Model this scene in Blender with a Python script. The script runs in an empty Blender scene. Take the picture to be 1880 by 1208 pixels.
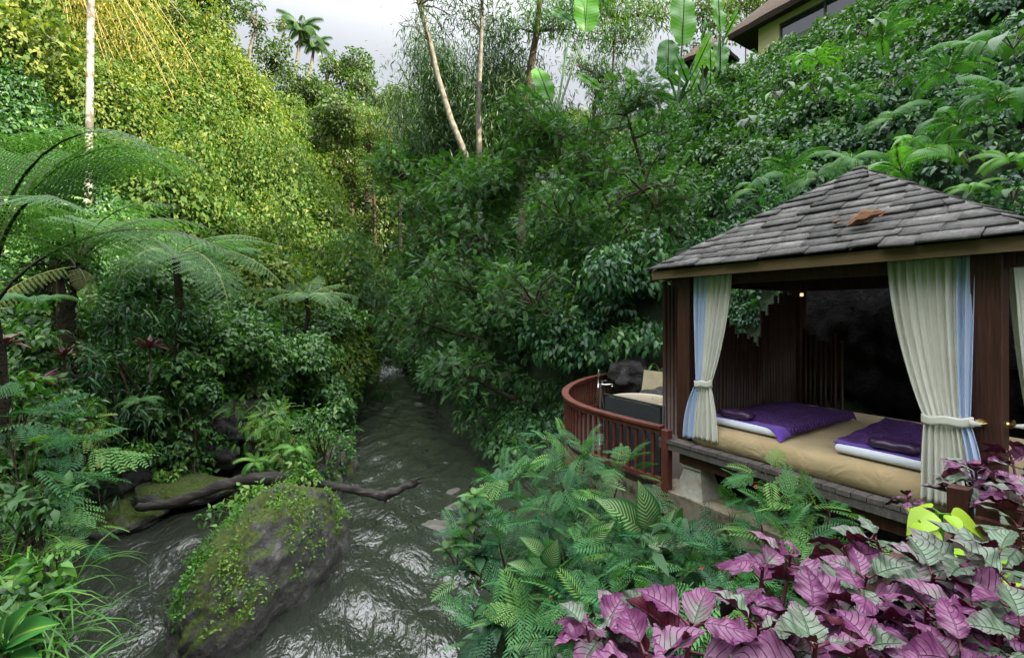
import bpy, bmesh, math, random
import numpy as np
from mathutils import Vector, Matrix, noise as mnoise

random.seed(7)
rng = np.random.default_rng(11)
scene = bpy.context.scene
COL = scene.collection
R = math.radians

# ------------------------------------------------------------------ camera
EYE = 4.2                      # metres above the river
FPX = 835.6                    # focal length in photo pixels (16 mm on 36 mm)
cam_d = bpy.data.cameras.new("camera")
cam = bpy.data.objects.new("camera", cam_d)
COL.objects.link(cam)
cam.location = (0, 0, EYE)
cam.rotation_euler = (R(90), 0, 0)
cam_d.lens = 16.0
cam_d.sensor_width = 36.0
cam_d.shift_y = -29 / 1880
cam_d.clip_start = 0.05
cam_d.clip_end = 600
scene.camera = cam

# ------------------------------------------------------------------ world, sun, exposure
SUN_EL = R(27)
SUN_DIR = Vector((0.86 * math.cos(SUN_EL), -0.51 * math.cos(SUN_EL), math.sin(SUN_EL))).normalized()
world = bpy.data.worlds.new("World")
scene.world = world
world.use_nodes = True
wn = world.node_tree
wn.nodes.clear()
w_out = wn.nodes.new("ShaderNodeOutputWorld")
w_bg = wn.nodes.new("ShaderNodeBackground")
w_sky = wn.nodes.new("ShaderNodeTexSky")
w_sky.sky_type = 'NISHITA'
w_sky.sun_disc = False
w_sky.sun_elevation = SUN_EL
w_sky.sun_rotation = math.atan2(SUN_DIR.x, SUN_DIR.y)
w_sky.dust_density = 1.5
w_tc = wn.nodes.new("ShaderNodeTexCoord")
w_no = wn.nodes.new("ShaderNodeTexNoise")
w_no.inputs['Scale'].default_value = 3.2
w_no.inputs['Detail'].default_value = 6
w_no.inputs['Roughness'].default_value = 0.55
w_rm = wn.nodes.new("ShaderNodeValToRGB")
w_rm.color_ramp.elements[0].position = 0.30
w_rm.color_ramp.elements[1].position = 0.62
w_rm.color_ramp.elements[0].color = (0.82, 0.82, 0.82, 1)
w_rm.color_ramp.elements[1].color = (0.97, 0.97, 0.97, 1)
w_mx = wn.nodes.new("ShaderNodeMix")
w_mx.data_type = 'RGBA'
# overcast: the cloud layer is brightest overhead and dimmer towards the horizon
w_sep = wn.nodes.new("ShaderNodeSeparateXYZ")
w_el = wn.nodes.new("ShaderNodeMapRange")
w_el.interpolation_type = 'SMOOTHSTEP'
w_el.inputs[1].default_value = 0.45; w_el.inputs[2].default_value = 0.95
w_el.inputs[3].default_value = 2.2; w_el.inputs[4].default_value = 17.0
w_cl = wn.nodes.new("ShaderNodeVectorMath"); w_cl.operation = 'SCALE'
w_cl.inputs[0].default_value = (0.965, 0.985, 1.03)
wn.links.new(w_tc.outputs['Generated'], w_sep.inputs[0])
wn.links.new(w_sep.outputs['Z'], w_el.inputs[0])
wn.links.new(w_el.outputs[0], w_cl.inputs['Scale'])
wn.links.new(w_cl.outputs[0], w_mx.inputs[7])
wn.links.new(w_tc.outputs['Generated'], w_no.inputs['Vector'])
wn.links.new(w_no.outputs['Fac'], w_rm.inputs['Fac'])
wn.links.new(w_rm.outputs['Color'], w_mx.inputs[0])
wn.links.new(w_sky.outputs['Color'], w_mx.inputs[6])
wn.links.new(w_mx.outputs[2], w_bg.inputs['Color'])
wn.links.new(w_bg.outputs['Background'], w_out.inputs['Surface'])
w_bg.inputs['Strength'].default_value = 0.10

sun_d = bpy.data.lights.new("sun", 'SUN')
sun_d.energy = 4.0
sun_d.angle = R(0.5)
sun_d.color = (1.0, 0.88, 0.68)
sun = bpy.data.objects.new("sun", sun_d)
COL.objects.link(sun)
sun.rotation_euler = SUN_DIR.to_track_quat('Z', 'Y').to_euler()
sun.location = (30, -20, 40)

vs = scene.view_settings
vs.view_transform = 'Standard'
vs.look = 'None'
vs.gamma = 1
vs.exposure = 1.8
scene.render.engine = 'CYCLES'
cy = scene.cycles
cy.max_bounces = 5
cy.diffuse_bounces = 2
cy.glossy_bounces = 2
cy.transmission_bounces = 3
cy.transparent_max_bounces = 4
cy.caustics_reflective = False
cy.caustics_refractive = False

# ------------------------------------------------------------------ helpers
def at(px, py, Y):
    """a point that many metres ahead, from a direction read off the photo"""
    return np.array([(px - 940) / FPX * Y, Y, EYE - (py - 575) / FPX * Y])

def lerp(a, b, t):
    return a + (b - a) * t

def sstep(a, b, x):
    t = np.clip((x - a) / (b - a), 0, 1)
    return t * t * (3 - 2 * t)

def unit(v):
    return v / np.maximum(np.linalg.norm(v, axis=-1, keepdims=True), 1e-9)

def tag(o, label=None, cat=None, group=None, kind=None):
    if label: o['label'] = label
    if cat: o['category'] = cat
    if group: o['group'] = group
    if kind: o['kind'] = kind
    return o

def thing(name, label, cat, loc=(0, 0, 0), rz=0.0, group=None):
    o = bpy.data.objects.new(name, None)
    COL.objects.link(o)
    o.empty_display_size = 0.2
    o.location = [float(c) for c in loc]
    o.rotation_euler = (0, 0, rz)
    return tag(o, label, cat, group)

def dup(root, loc, rz=0.0, sc=1.0, label=None, group=None, tilt=(0, 0)):
    r = root.copy()
    COL.objects.link(r)
    r.location = [float(c) for c in loc]
    r.rotation_euler = (tilt[0], tilt[1], rz)
    r.scale = (sc, sc, sc) if not hasattr(sc, '__len__') else sc
    if label: r['label'] = label
    if group: r['group'] = group
    for ch in list(root.children):
        c = ch.copy()
        COL.objects.link(c)
        c.parent = r
        for g in ch.children:
            d = g.copy()
            COL.objects.link(d)
            d.parent = c
    return r

def link_mesh(name, me, parent=None, loc=None):
    o = bpy.data.objects.new(name, me)
    COL.objects.link(o)
    if parent is not None: o.parent = parent
    if loc is not None: o.location = [float(c) for c in loc]
    return o

class MB:
    """collects hard shapes; build() links them as ONE mesh object"""
    def __init__(self):
        self.v, self.f, self.m, self.s = [], [], [], []
    def add(self, vs_, fs_, mi=0, smooth=False):
        b = len(self.v)
        self.v.extend([tuple(float(c) for c in p) for p in vs_])
        for f in fs_:
            self.f.append(tuple(b + i for i in f)); self.m.append(mi); self.s.append(smooth)
        return self
    def box(self, c, size, mi=0, rot=None, taper=1.0, jit=0.0):
        hx, hy, hz = size[0] / 2, size[1] / 2, size[2] / 2
        pts = []
        for z in (-hz, hz):
            k = taper if z > 0 else 1.0
            for x, y in ((-hx, -hy), (hx, -hy), (hx, hy), (-hx, hy)):
                pts.append(Vector((x * k, y * k, z)) + Vector([random.uniform(-jit, jit) for _ in range(3)]))
        if rot is not None:
            pts = [rot @ p for p in pts]
        pts = [p + Vector([float(q) for q in c]) for p in pts]
        return self.add(pts, [(3, 2, 1, 0), (4, 5, 6, 7), (0, 1, 5, 4), (1, 2, 6, 5), (2, 3, 7, 6), (3, 0, 4, 7)], mi)
    def rbox(self, c, size, bev, seg=3, mi=0, rz=0.0, smooth=True):
        bm = bmesh.new()
        bmesh.ops.create_cube(bm, size=1)
        for v in bm.verts:
            v.co = Vector((v.co.x * size[0], v.co.y * size[1], v.co.z * size[2]))
        bmesh.ops.bevel(bm, geom=bm.edges[:], offset=bev, segments=seg, affect='EDGES', profile=0.5)
        M = Matrix.Rotation(rz, 3, 'Z')
        bm.verts.index_update()
        self.add([M @ v.co + Vector([float(q) for q in c]) for v in bm.verts], [[v.index for v in f.verts] for f in bm.faces], mi, smooth)
        bm.free()
        return self
    def tube(self, pts, rad, n=8, mi=0, smooth=True, cap=True, wob=0.0):
        pts = [Vector([float(c) for c in p]) for p in pts]
        if not hasattr(rad, '__len__'): rad = [rad] * len(pts)
        vs_, fs_ = [], []
        up = Vector((0.13, 0.31, 0.94))
        for i, p in enumerate(pts):
            t = (pts[min(i + 1, len(pts) - 1)] - pts[max(i - 1, 0)])
            if t.length < 1e-9: t = Vector((0, 0, 1))
            t.normalize()
            ref = up if abs(t.dot(up)) < 0.95 else Vector((1, 0, 0))
            a = t.cross(ref).normalized(); b = t.cross(a)
            for k in range(n):
                an = 2 * math.pi * k / n
                r = rad[i] * (1 + random.uniform(-wob, wob))
                vs_.append(p + a * (r * math.cos(an)) + b * (r * math.sin(an)))
        for i in range(len(pts) - 1):
            for k in range(n):
                k2 = (k + 1) % n
                fs_.append((i * n + k, i * n + k2, (i + 1) * n + k2, (i + 1) * n + k))
        if cap:
            fs_.append(tuple(range(n))); fs_.append(tuple((len(pts) - 1) * n + k for k in reversed(range(n))))
        return self.add(vs_, fs_, mi, smooth)
    def lathe(self, prof, c, n=24, mi=0, smooth=True):
        vs_, fs_ = [], []
        for r, z in prof:
            for k in range(n):
                an = 2 * math.pi * k / n
                vs_.append((c[0] + r * math.cos(an), c[1] + r * math.sin(an), c[2] + z))
        for i in range(len(prof) - 1):
            for k in range(n):
                k2 = (k + 1) % n
                fs_.append((i * n + k, i * n + k2, (i + 1) * n + k2, (i + 1) * n + k))
        return self.add(vs_, fs_, mi, smooth)
    def grid(self, P, mi=0, smooth=True):
        ni, nj = len(P), len(P[0])
        vs_ = [p for row in P for p in row]
        fs_ = [(i * nj + j, i * nj + j + 1, (i + 1) * nj + j + 1, (i + 1) * nj + j) for i in range(ni - 1) for j in range(nj - 1)]
        return self.add(vs_, fs_, mi, smooth)
    def build(self, name, mats, parent=None, loc=None):
        me = bpy.data.meshes.new(name)
        me.from_pydata(self.v, [], self.f)
        if not isinstance(mats, (list, tuple)): mats = [mats]
        for m in mats: me.materials.append(m)
        me.polygons.foreach_set('material_index', self.m)
        me.polygons.foreach_set('use_smooth', self.s)
        me.update()
        return link_mesh(name, me, parent, loc)

# --- quad clouds for foliage (prototype = vertices, quads, material per quad, leaf coordinate per vertex)
def proto(V, Q, M=None, L=None):
    V = np.asarray(V, float); Q = np.asarray(Q, int)
    M = np.zeros(len(Q), int) if M is None else np.asarray(M, int)
    L = np.zeros((len(V), 2)) if L is None else np.asarray(L, float)
    return V, Q, M, L

def join(ps):
    V, Q, M, L, b = [], [], [], [], 0
    for p in ps:
        V.append(p[0]); Q.append(p[1] + b); M.append(p[2]); L.append(p[3]); b += len(p[0])
    return np.concatenate(V), np.concatenate(Q), np.concatenate(M), np.concatenate(L)

def frames(d, n):
    Y = unit(d)
    Z = unit(n - (n * Y).sum(-1, keepdims=True) * Y)
    return np.cross(Y, Z), Y, Z

def place(p, pos, d, n, s):
    V, Q, M, L = p
    pos = np.asarray(pos, float); N = len(pos)
    X, Y, Z = frames(np.asarray(d, float), np.asarray(n, float))
    s = np.broadcast_to(np.asarray(s, float), (N,))[:, None, None]
    W = pos[:, None, :] + s * (V[None, :, 0, None] * X[:, None, :] + V[None, :, 1, None] * Y[:, None, :] + V[None, :, 2, None] * Z[:, None, :])
    q = (Q[None] + (np.arange(N) * len(V))[:, None, None]).reshape(-1, 4)
    return W.reshape(-1, 3), q, np.tile(M, N), np.tile(L, (N, 1))

class Cloud:
    def __init__(self):
        self.parts, self.t = [], []
    def add(self, protos, pos, d, n, s, tint):
        if not isinstance(protos, list): protos = [protos]
        N = len(pos)
        if N == 0: return self
        pick = rng.integers(0, len(protos), N)
        s = np.broadcast_to(np.asarray(s, float), (N,)); tint = np.broadcast_to(np.asarray(tint, float), (N,))
        for k, p in enumerate(protos):
            w = pick == k
            if not w.any(): continue
            self.parts.append(place(p, pos[w], d[w], n[w], s[w]))
            self.t.append(np.repeat(tint[w], len(p[0])))
        return self
    def raw(self, p, tint=0.5):
        self.parts.append(p); self.t.append(np.full(len(p[0]), tint)); return self
    def build(self, name, mats, parent=None, loc=None, smooth=False):
        V, Q, M, L = join(self.parts)
        T = np.concatenate(self.t)
        me = bpy.data.meshes.new(name)
        me.vertices.add(len(V)); me.vertices.foreach_set('co', V.astype(np.float32).ravel())
        me.loops.add(len(Q) * 4); me.loops.foreach_set('vertex_index', Q.astype(np.int32).ravel())
        me.polygons.add(len(Q)); me.polygons.foreach_set('loop_start', (np.arange(len(Q)) * 4).astype(np.int32))
        if not isinstance(mats, (list, tuple)): mats = [mats]
        for m in mats: me.materials.append(m)
        me.polygons.foreach_set('material_index', M.astype(np.int32))
        if smooth: me.polygons.foreach_set('use_smooth', np.ones(len(Q), bool))
        me.update(calc_edges=True)
        a = me.attributes.new('tint', 'FLOAT', 'POINT'); a.data.foreach_set('value', T.astype(np.float32))
        if np.abs(L).max() > 0:
            a = me.attributes.new('lv', 'FLOAT_VECTOR', 'POINT')
            a.data.foreach_set('vector', np.concatenate([L, np.zeros((len(L), 1))], 1).astype(np.float32).ravel())
        return link_mesh(name, me, parent, loc)

# --- leaf prototypes: length 1 along +Y, face up +Z
def P_diamond(w=0.28, fold=0.10, curl=0.15, mid=0.42):
    return proto([(0, 0, 0), (w, mid, fold - curl * .2), (0, 1, -curl), (-w, mid, fold - curl * .2)], [(0, 1, 2, 3)])

def P_leaf(n=4, w=0.24, fold=0.12, curl=0.3, shape=0.8, stalk=0.0):
    V, L = [], []
    for i in range(n + 1):
        t = i / n
        wd = max(w * math.sin(math.pi * min(max(t, 0.0), 1) ** shape), 0.004)
        z = -curl * t * t
        y = stalk + t * (1 - stalk)
        for k in (-1, 0, 1):
            V.append((k * wd, y - 0.05 * abs(k) * wd, z + abs(k) * fold * wd * 2)); L.append((k, t))
    Q = []
    for i in range(n):
        for k in range(2):
            a = i * 3 + k
            Q.append((a, a + 1, a + 4, a + 3))
    return proto(V, Q, None, L)

def P_gridleaf(n=12, na=6, w=0.3, fold=0.15, curl=0.35, shape=0.75, ruffle=0.0, serr=0.0, cup=0.0, tipx=1.0):
    V, L = [], []
    for i in range(n + 1):
        t = i / n
        wd = w * math.sin(math.pi * t ** shape) ** tipx if 0 < t < 1 else 0.0
        wd = max(wd, 0.005)
        for k in range(na + 1):
            a = -1 + 2 * k / na
            e = 1 + (serr * (1 if i % 2 else -1) if abs(a) > .99 else 0)
            x = a * wd * e
            z = -curl * t * t + fold * abs(a) * wd * 2 - cup * a * a * wd + ruffle * math.sin(t * 17 + (2 if a > 0 else 0)) * abs(a) * wd
            V.append((x, t, z)); L.append((a, t))
    Q = []
    for i in range(n):
        for k in range(na):
            a = i * (na + 1) + k
            Q.append((a, a + 1, a + na + 2, a + na + 1))
    return proto(V, Q, None, L)

def strip(p0, p1, w, mi=0):
    p0 = np.array(p0, float); p1 = np.array(p1, float); d = unit(p1 - p0)
    s = np.array([-d[1], d[0], 0]) * w
    u = np.array([0, 0, w])
    return proto([p0 - s, p0 + u, p1 + u * .6, p1 - s * .6, p0 + s, p1 + s * .6], [(0, 1, 2, 3), (1, 4, 5, 2)], [mi, mi])

def P_pinnate(k=10, ll=0.3, lw=0.05, ang=62, bend=0.25, droop=0.15, prof=None, start=0.06, rach=0.008, mi_r=0, terminal=True):
    """a feather: k pairs of single-quad leaflets along a rachis"""
    ps = []
    ts = np.linspace(start, 0.97, k)
    ybend = lambda t: -bend * t * t
    V, Q = [], []
    for i, t in enumerate(ts):
        L = ll * (prof(t) if prof else (0.55 + 0.9 * math.sin(math.pi * (0.15 + 0.8 * t))) / 1.45)
        a = R(ang - 22 * t)
        for s in (-1, 1):
            dx, dy = math.sin(a) * s, math.cos(a)
            b = np.array([0, t, ybend(t)])
            dirv = np.array([dx, dy, -droop]); dirv /= np.linalg.norm(dirv)
            sd = np.array([-dy, dx, 0])
            m = b + dirv * L * 0.45 + np.array([0, 0, 0.02 * L])
            o = len(V)
            V += [b, m + sd * lw * .5, b + dirv * L - np.array([0, 0, droop * L * .6]), m - sd * lw * .5]
            Q.append((o, o + 1, o + 2, o + 3) if s > 0 else (o, o + 3, o + 2, o + 1))
    ps.append(proto(V, Q))
    seg = 4
    for i in range(seg):
        t0, t1 = i / seg, (i + 1) / seg
        ps.append(strip((0, t0, ybend(t0)), (0, t1, ybend(t1)), rach * (1.2 - .7 * t0), mi_r))
    return join(ps)

def P_bipinnate(kp=7, pl=0.5, pin=None, bend=0.2, mi_r=0):
    pin = pin or P_pinnate(7, 0.24, 0.085, 70, 0.15, 0.1)
    ps = []
    for t in np.linspace(0.16, 1.0, kp):
        L = pl * (0.6 + 0.5 * math.sin(math.pi * (0.12 + 0.7 * t)))
        a = R(68 - 40 * t)
        for s in (-1, 1):
            pos = np.array([[0, t, -bend * t * t]])
            d = np.array([[math.sin(a) * s, math.cos(a), -0.12 - .25 * random.random()]])
            n = np.array([[s * 0.15 + random.uniform(-.2, .2), 0, 1.0]])
            ps.append(place(pin, pos, d, n, [L]))
    for i in range(4):
        t0, t1 = i / 4, (i + 1) / 4
        ps.append(strip((0, t0, -bend * t0 * t0), (0, t1, -bend * t1 * t1), 0.010, mi_r))
    return join(ps)

def bend_y(p, a0, a1, n=48, pw=1.0):
    """bend a prototype along +Y so that its pitch runs from a0 to a1 (radians)"""
    V, Q, M, L = p
    ts = np.linspace(0, 1, n + 1)
    an = a0 + (a1 - a0) * ts ** pw
    cy_, cz_ = np.concatenate([[0], np.cumsum(np.cos(an[:-1]) / n)]), np.concatenate([[0], np.cumsum(np.sin(an[:-1]) / n)])
    t = np.clip(V[:, 1], 0, 1)
    A = np.interp(t, ts, an)
    ex = V[:, 1] - t
    y = np.interp(t, ts, cy_) - V[:, 2] * np.sin(A) + ex * np.cos(A)
    z = np.interp(t, ts, cz_) + V[:, 2] * np.cos(A) + ex * np.sin(A)
    return np.stack([V[:, 0], y, z], 1), Q, M, L

def P_fern(kp=24, kl=12, width=0.28, stipe=0.18, a0=0.9, a1=-0.5, droop=0.2, rach=0.010, pw=1.0):
    """a tree-fern frond, twice divided"""
    pin = P_pinnate(kl, 0.072, 0.040, 80, 0.12, 0.02, start=0.03, rach=0.008)
    ps = []
    for t in np.linspace(stipe, 0.985, kp):
        k = (t - stipe) / (1 - stipe)
        L = width * (0.35 + 0.65 * math.sin(math.pi * min(1, 0.14 + k * 0.42) )) * (1 - k ** 2.2) + 0.03
        a = R(84 - 45 * k ** 1.5)
        for s in (-1, 1):
            d = np.array([[math.sin(a) * s, math.cos(a), -droop + random.uniform(-.07, .07)]])
            ps.append(place(pin, np.array([[0, t, 0]]), d, np.array([[0, 0, 1.0]]), [L * random.uniform(.92, 1.05)]))
    seg = 12
    for i in range(seg):
        t0, t1 = i / seg, (i + 1) / seg
        ps.append(strip((0, t0, 0), (0, t1, 0), rach * (1.15 - .9 * t0), 1))
    return bend_y(join(ps), a0, a1, 48, pw)

def P_palm(k=26, ll=0.30, lw=0.035, a0=0.8, a1=-1.0, stipe=0.12, droop=0.35, ang=70, rach=0.010):
    p = P_pinnate(k, ll, lw, ang, 0.0, droop, prof=lambda t: 0.5 + 0.5 * math.sin(math.pi * min(1, .12 + .8 * t)), start=stipe, rach=rach, mi_r=1)
    return bend_y(p, a0, a1)

def P_blade(n=5, w=0.03, a0=1.3, a1=-0.4, wide=0.4):
    V, Q = [], []
    for i in range(n + 1):
        t = i / n
        wd = w * (t / wide if t < wide else (1 - t) / (1 - wide)) * 0.9 + w * .12 * (1 - t) + 1e-3
        V += [(-wd, t, wd * .5), (0, t, 0), (wd, t, wd * .5)]
    for i in range(n):
        for k in (0, 1):
            a = i * 3 + k
            Q.append((a, a + 1, a + 4, a + 3))
    return bend_y(proto(V, Q, None, [(k, i / n) for i in range(n + 1) for k in (-1, 0, 1)]), a0, a1)

def rand_dirs(n, zmin=-0.35):
    d = unit(rng.normal(size=(n * 3, 3)))
    d = d[d[:, 2] > zmin][:n]
    while len(d) < n:
        e = unit(rng.normal(size=(n, 3))); d = np.concatenate([d, e[e[:, 2] > zmin]])[:n]
    return d

def lobe(cl, c, r, protos, ls, k, tint, droop=0.5, out=0.7, inner=0.55, zmin=-0.35, jit=0.45, tvar=0.16, up=0.9):
    """leaves through the outer part of one ellipsoid clump"""
    r = np.array(r if hasattr(r, '__len__') else (r, r, r), float)
    area = (r[0] * r[1] + r[1] * r[2] + r[0] * r[2]) / 3
    n = max(4, int(k * area / ls ** 2))
    d = rand_dirs(n, zmin)
    rad = inner + (1 - inner) * rng.random(n) ** 0.6
    rad *= 1 + 0.16 * np.sin(d[:, 0] * 5 + c[0] * 3) * np.cos(d[:, 1] * 4 + c[1] * 2)
    pos = np.asarray(c) + d * r * rad[:, None]
    dr = unit(d * out + np.array([0, 0, -droop]) + rng.normal(size=(n, 3)) * jit)
    nn = unit(d * 0.6 + np.array([0, 0, up]) + rng.normal(size=(n, 3)) * jit * 0.8)
    cl.add(protos, pos, dr, nn, ls * rng.uniform(0.65, 1.25, n), np.clip(tint + rng.normal(size=n) * tvar, 0, 1))

def plant(name, label, cat, base, lobes, protos, ls, k, mleaf, mstem=None, group=None, droop=0.5, stem_r=0.03, trunk=None, tint=0.5,
          out=0.7, jit=0.45, inner=0.5, flowers=0, mflower=None, foliage='foliage', stem_name='stem', tvar=0.22, zmin=-0.35, up=0.9):
    base = np.asarray(base, float)
    root = thing(name, label, cat, base, group=group)
    cl = Cloud()
    for c, r in lobes:
        lobe(cl, np.asarray(c, float) - base, r, protos, ls, k, tint + random.uniform(-.14, .14), droop, out, inner, zmin, jit, tvar, up)
    mats = mleaf if isinstance(mleaf, list) else [mleaf, mstem or mleaf]
    if flowers:
        fp = P_diamond(.3, .2, .1)
        fp = (fp[0], fp[1], fp[2] + 2, fp[3])
        mats = mats + [mflower]
        for _ in range(flowers):
            c, r = random.choice(lobes)
            rr = np.array(r if hasattr(r, '__len__') else (r, r, r))
            d = rand_dirs(1, -.2)
            q = np.asarray(c) - base + d[0] * rr * 0.98
            m = 7
            cl.add(fp, np.repeat(q[None], m, 0), rng.normal(size=(m, 3)) + [0, 0, .5], rng.normal(size=(m, 3)), 0.024, 0.5)
    cl.build(foliage, mats, root)
    if mstem is not None:
        b = MB()
        fork = None
        if trunk:
            tp = [np.asarray(p, float) - base for p in trunk[0]]
            b.tube(tp, trunk[1], 9, wob=0.08)
            fork = tp
        for c, r in lobes:
            c = np.asarray(c, float) - base
            if fork is not None:
                i0 = min(range(len(fork)), key=lambda i: np.linalg.norm(fork[i] - c) + (0 if i > len(fork) * .45 else 9))
                s0 = fork[i0]
            else:
                s0 = np.array([random.uniform(-.1, .1), random.uniform(-.1, .1), -0.1])
            mid = lerp(s0, c, 0.55) + np.array([random.uniform(-.1, .1), random.uniform(-.1, .1), 0.12]) * np.linalg.norm(c - s0)
            pts = [s0, lerp(s0, mid, .5) + rng.normal(size=3) * .02, mid, c]
            b.tube(pts, [stem_r, stem_r * .85, stem_r * .6, stem_r * .25], 6)
            rr = float(np.mean(r))
            for _ in range(4):
                d = rand_dirs(1, -.1)[0]
                b.tube([lerp(mid, c, random.uniform(.3, 1)), c + d * rr * .5, c + d * rr * .92 + np.array([0, 0, -.05 * rr])], [stem_r * .3, stem_r * .22, stem_r * .1], 5)
        b.build(stem_name, mstem, root)
    return root

# ------------------------------------------------------------------ materials
def newmat(name):
    m = bpy.data.materials.new(name)
    m.use_nodes = True
    nt = m.node_tree
    b = nt.nodes['Principled BSDF']
    return m, nt, b

def ramp(nt, cols, pos=None):
    r = nt.nodes.new("ShaderNodeValToRGB")
    e = r.color_ramp.elements
    n = len(cols)
    pos = pos or [i / (n - 1) for i in range(n)]
    while len(e) < n: e.new(0.5)
    for i in range(n):
        e[i].position = pos[i]
        e[i].color = (*cols[i], 1)
    return r

def leafmat(name, cols, rough=0.42, trans=0.28, spec=0.5, pos=None, tcol=(1.25, 1.5, 0.35), ribs=0):
    m, nt, b = newmat(name)
    at_ = nt.nodes.new("ShaderNodeAttribute"); at_.attribute_name = 'tint'
    oi = nt.nodes.new("ShaderNodeObjectInfo")
    ad = nt.nodes.new("ShaderNodeMath"); ad.operation = 'MULTIPLY_ADD'
    ad.inputs[1].default_value = 0.16
    sb = nt.nodes.new("ShaderNodeMath"); sb.operation = 'SUBTRACT'; sb.inputs[1].default_value = 0.08
    nt.links.new(oi.outputs['Random'], ad.inputs[0]); nt.links.new(at_.outputs['Fac'], ad.inputs[2])
    nt.links.new(ad.outputs[0], sb.inputs[0])
    r = ramp(nt, cols, pos)
    nt.links.new(sb.outputs[0], r.inputs['Fac'])
    if ribs:
        lv = nt.nodes.new("ShaderNodeAttribute"); lv.attribute_name = 'lv'
        sp = nt.nodes.new("ShaderNodeSeparateXYZ"); nt.links.new(lv.outputs['Vector'], sp.inputs[0])
        aa = nt.nodes.new("ShaderNodeMath"); aa.operation = 'ABSOLUTE'; nt.links.new(sp.outputs['X'], aa.inputs[0])
        s1 = nt.nodes.new("ShaderNodeMath"); s1.operation = 'MULTIPLY_ADD'; s1.inputs[1].default_value = -.06; nt.links.new(aa.outputs[0], s1.inputs[0]); nt.links.new(sp.outputs['Y'], s1.inputs[2])
        s2 = nt.nodes.new("ShaderNodeMath"); s2.operation = 'MULTIPLY'; s2.inputs[1].default_value = ribs; nt.links.new(s1.outputs[0], s2.inputs[0])
        s3 = nt.nodes.new("ShaderNodeMath"); s3.operation = 'SINE'; nt.links.new(s2.outputs[0], s3.inputs[0])
        mdr = nt.nodes.new("ShaderNodeMapRange"); mdr.inputs[1].default_value = .10; mdr.inputs[2].default_value = .03; mdr.inputs[4].default_value = .35; nt.links.new(aa.outputs[0], mdr.inputs[0])
        s4 = nt.nodes.new("ShaderNodeMath"); s4.operation = 'MULTIPLY_ADD'; s4.inputs[1].default_value = .11; nt.links.new(s3.outputs[0], s4.inputs[0]); nt.links.new(sb.outputs[0], s4.inputs[2])
        s5 = nt.nodes.new("ShaderNodeMath"); s5.operation = 'ADD'; nt.links.new(s4.outputs[0], s5.inputs[0]); nt.links.new(mdr.outputs[0], s5.inputs[1])
        nt.links.new(s5.outputs[0], r.inputs['Fac'])
    nt.links.new(r.outputs['Color'], b.inputs['Base Color'])
    b.inputs['Roughness'].default_value = rough
    b.inputs['Specular IOR Level'].default_value = spec
    tr = nt.nodes.new("ShaderNodeBsdfTranslucent")
    mu = nt.nodes.new("ShaderNodeMix"); mu.data_type = 'RGBA'; mu.blend_type = 'MULTIPLY'
    mu.inputs[0].default_value = 1
    mu.inputs[7].default_value = (*tcol, 1)
    nt.links.new(r.outputs['Color'], mu.inputs[6])
    nt.links.new(mu.outputs[2], tr.inputs['Color'])
    mx = nt.nodes.new("ShaderNodeMixShader"); mx.inputs[0].default_value = trans
    nt.links.new(b.outputs[0], mx.inputs[1]); nt.links.new(tr.outputs[0], mx.inputs[2])
    nt.links.new(mx.outputs[0], nt.nodes['Material Output'].inputs['Surface'])
    return m

def noisemat(name, cols, scale=6, rough=0.8, bump=0.3, detail=6, stretch=(1, 1, 1), pos=None, spec=0.4, coord='Object', bscale=None, bdist=0.02, rr=None):
    m, nt, b = newmat(name)
    tc = nt.nodes.new("ShaderNodeTexCoord")
    mp = nt.nodes.new("ShaderNodeMapping"); mp.inputs['Scale'].default_value = stretch
    nt.links.new(tc.outputs[coord], mp.inputs['Vector'])
    n = nt.nodes.new("ShaderNodeTexNoise"); n.inputs['Scale'].default_value = scale; n.inputs['Detail'].default_value = detail; n.inputs['Roughness'].default_value = 0.62
    nt.links.new(mp.outputs[0], n.inputs['Vector'])
    r = ramp(nt, cols, pos)
    nt.links.new(n.outputs['Fac'], r.inputs['Fac'])
    nt.links.new(r.outputs['Color'], b.inputs['Base Color'])
    b.inputs['Roughness'].default_value = rough
    b.inputs['Specular IOR Level'].default_value = spec
    if bump:
        n2 = nt.nodes.new("ShaderNodeTexNoise"); n2.inputs['Scale'].default_value = bscale or scale * 2.5; n2.inputs['Detail'].default_value = 8
        nt.links.new(mp.outputs[0], n2.inputs['Vector'])
        bp = nt.nodes.new("ShaderNodeBump"); bp.inputs['Strength'].default_value = bump; bp.inputs['Distance'].default_value = bdist
        nt.links.new(n2.outputs['Fac'], bp.inputs['Height'])
        nt.links.new(bp.outputs[0], b.inputs['Normal'])
        if rr:
            r2 = nt.nodes.new("ShaderNodeMapRange"); r2.inputs[3].default_value = rr[0]; r2.inputs[4].default_value = rr[1]
            nt.links.new(n2.outputs['Fac'], r2.inputs[0]); nt.links.new(r2.outputs[0], b.inputs['Roughness'])
    return m

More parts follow.
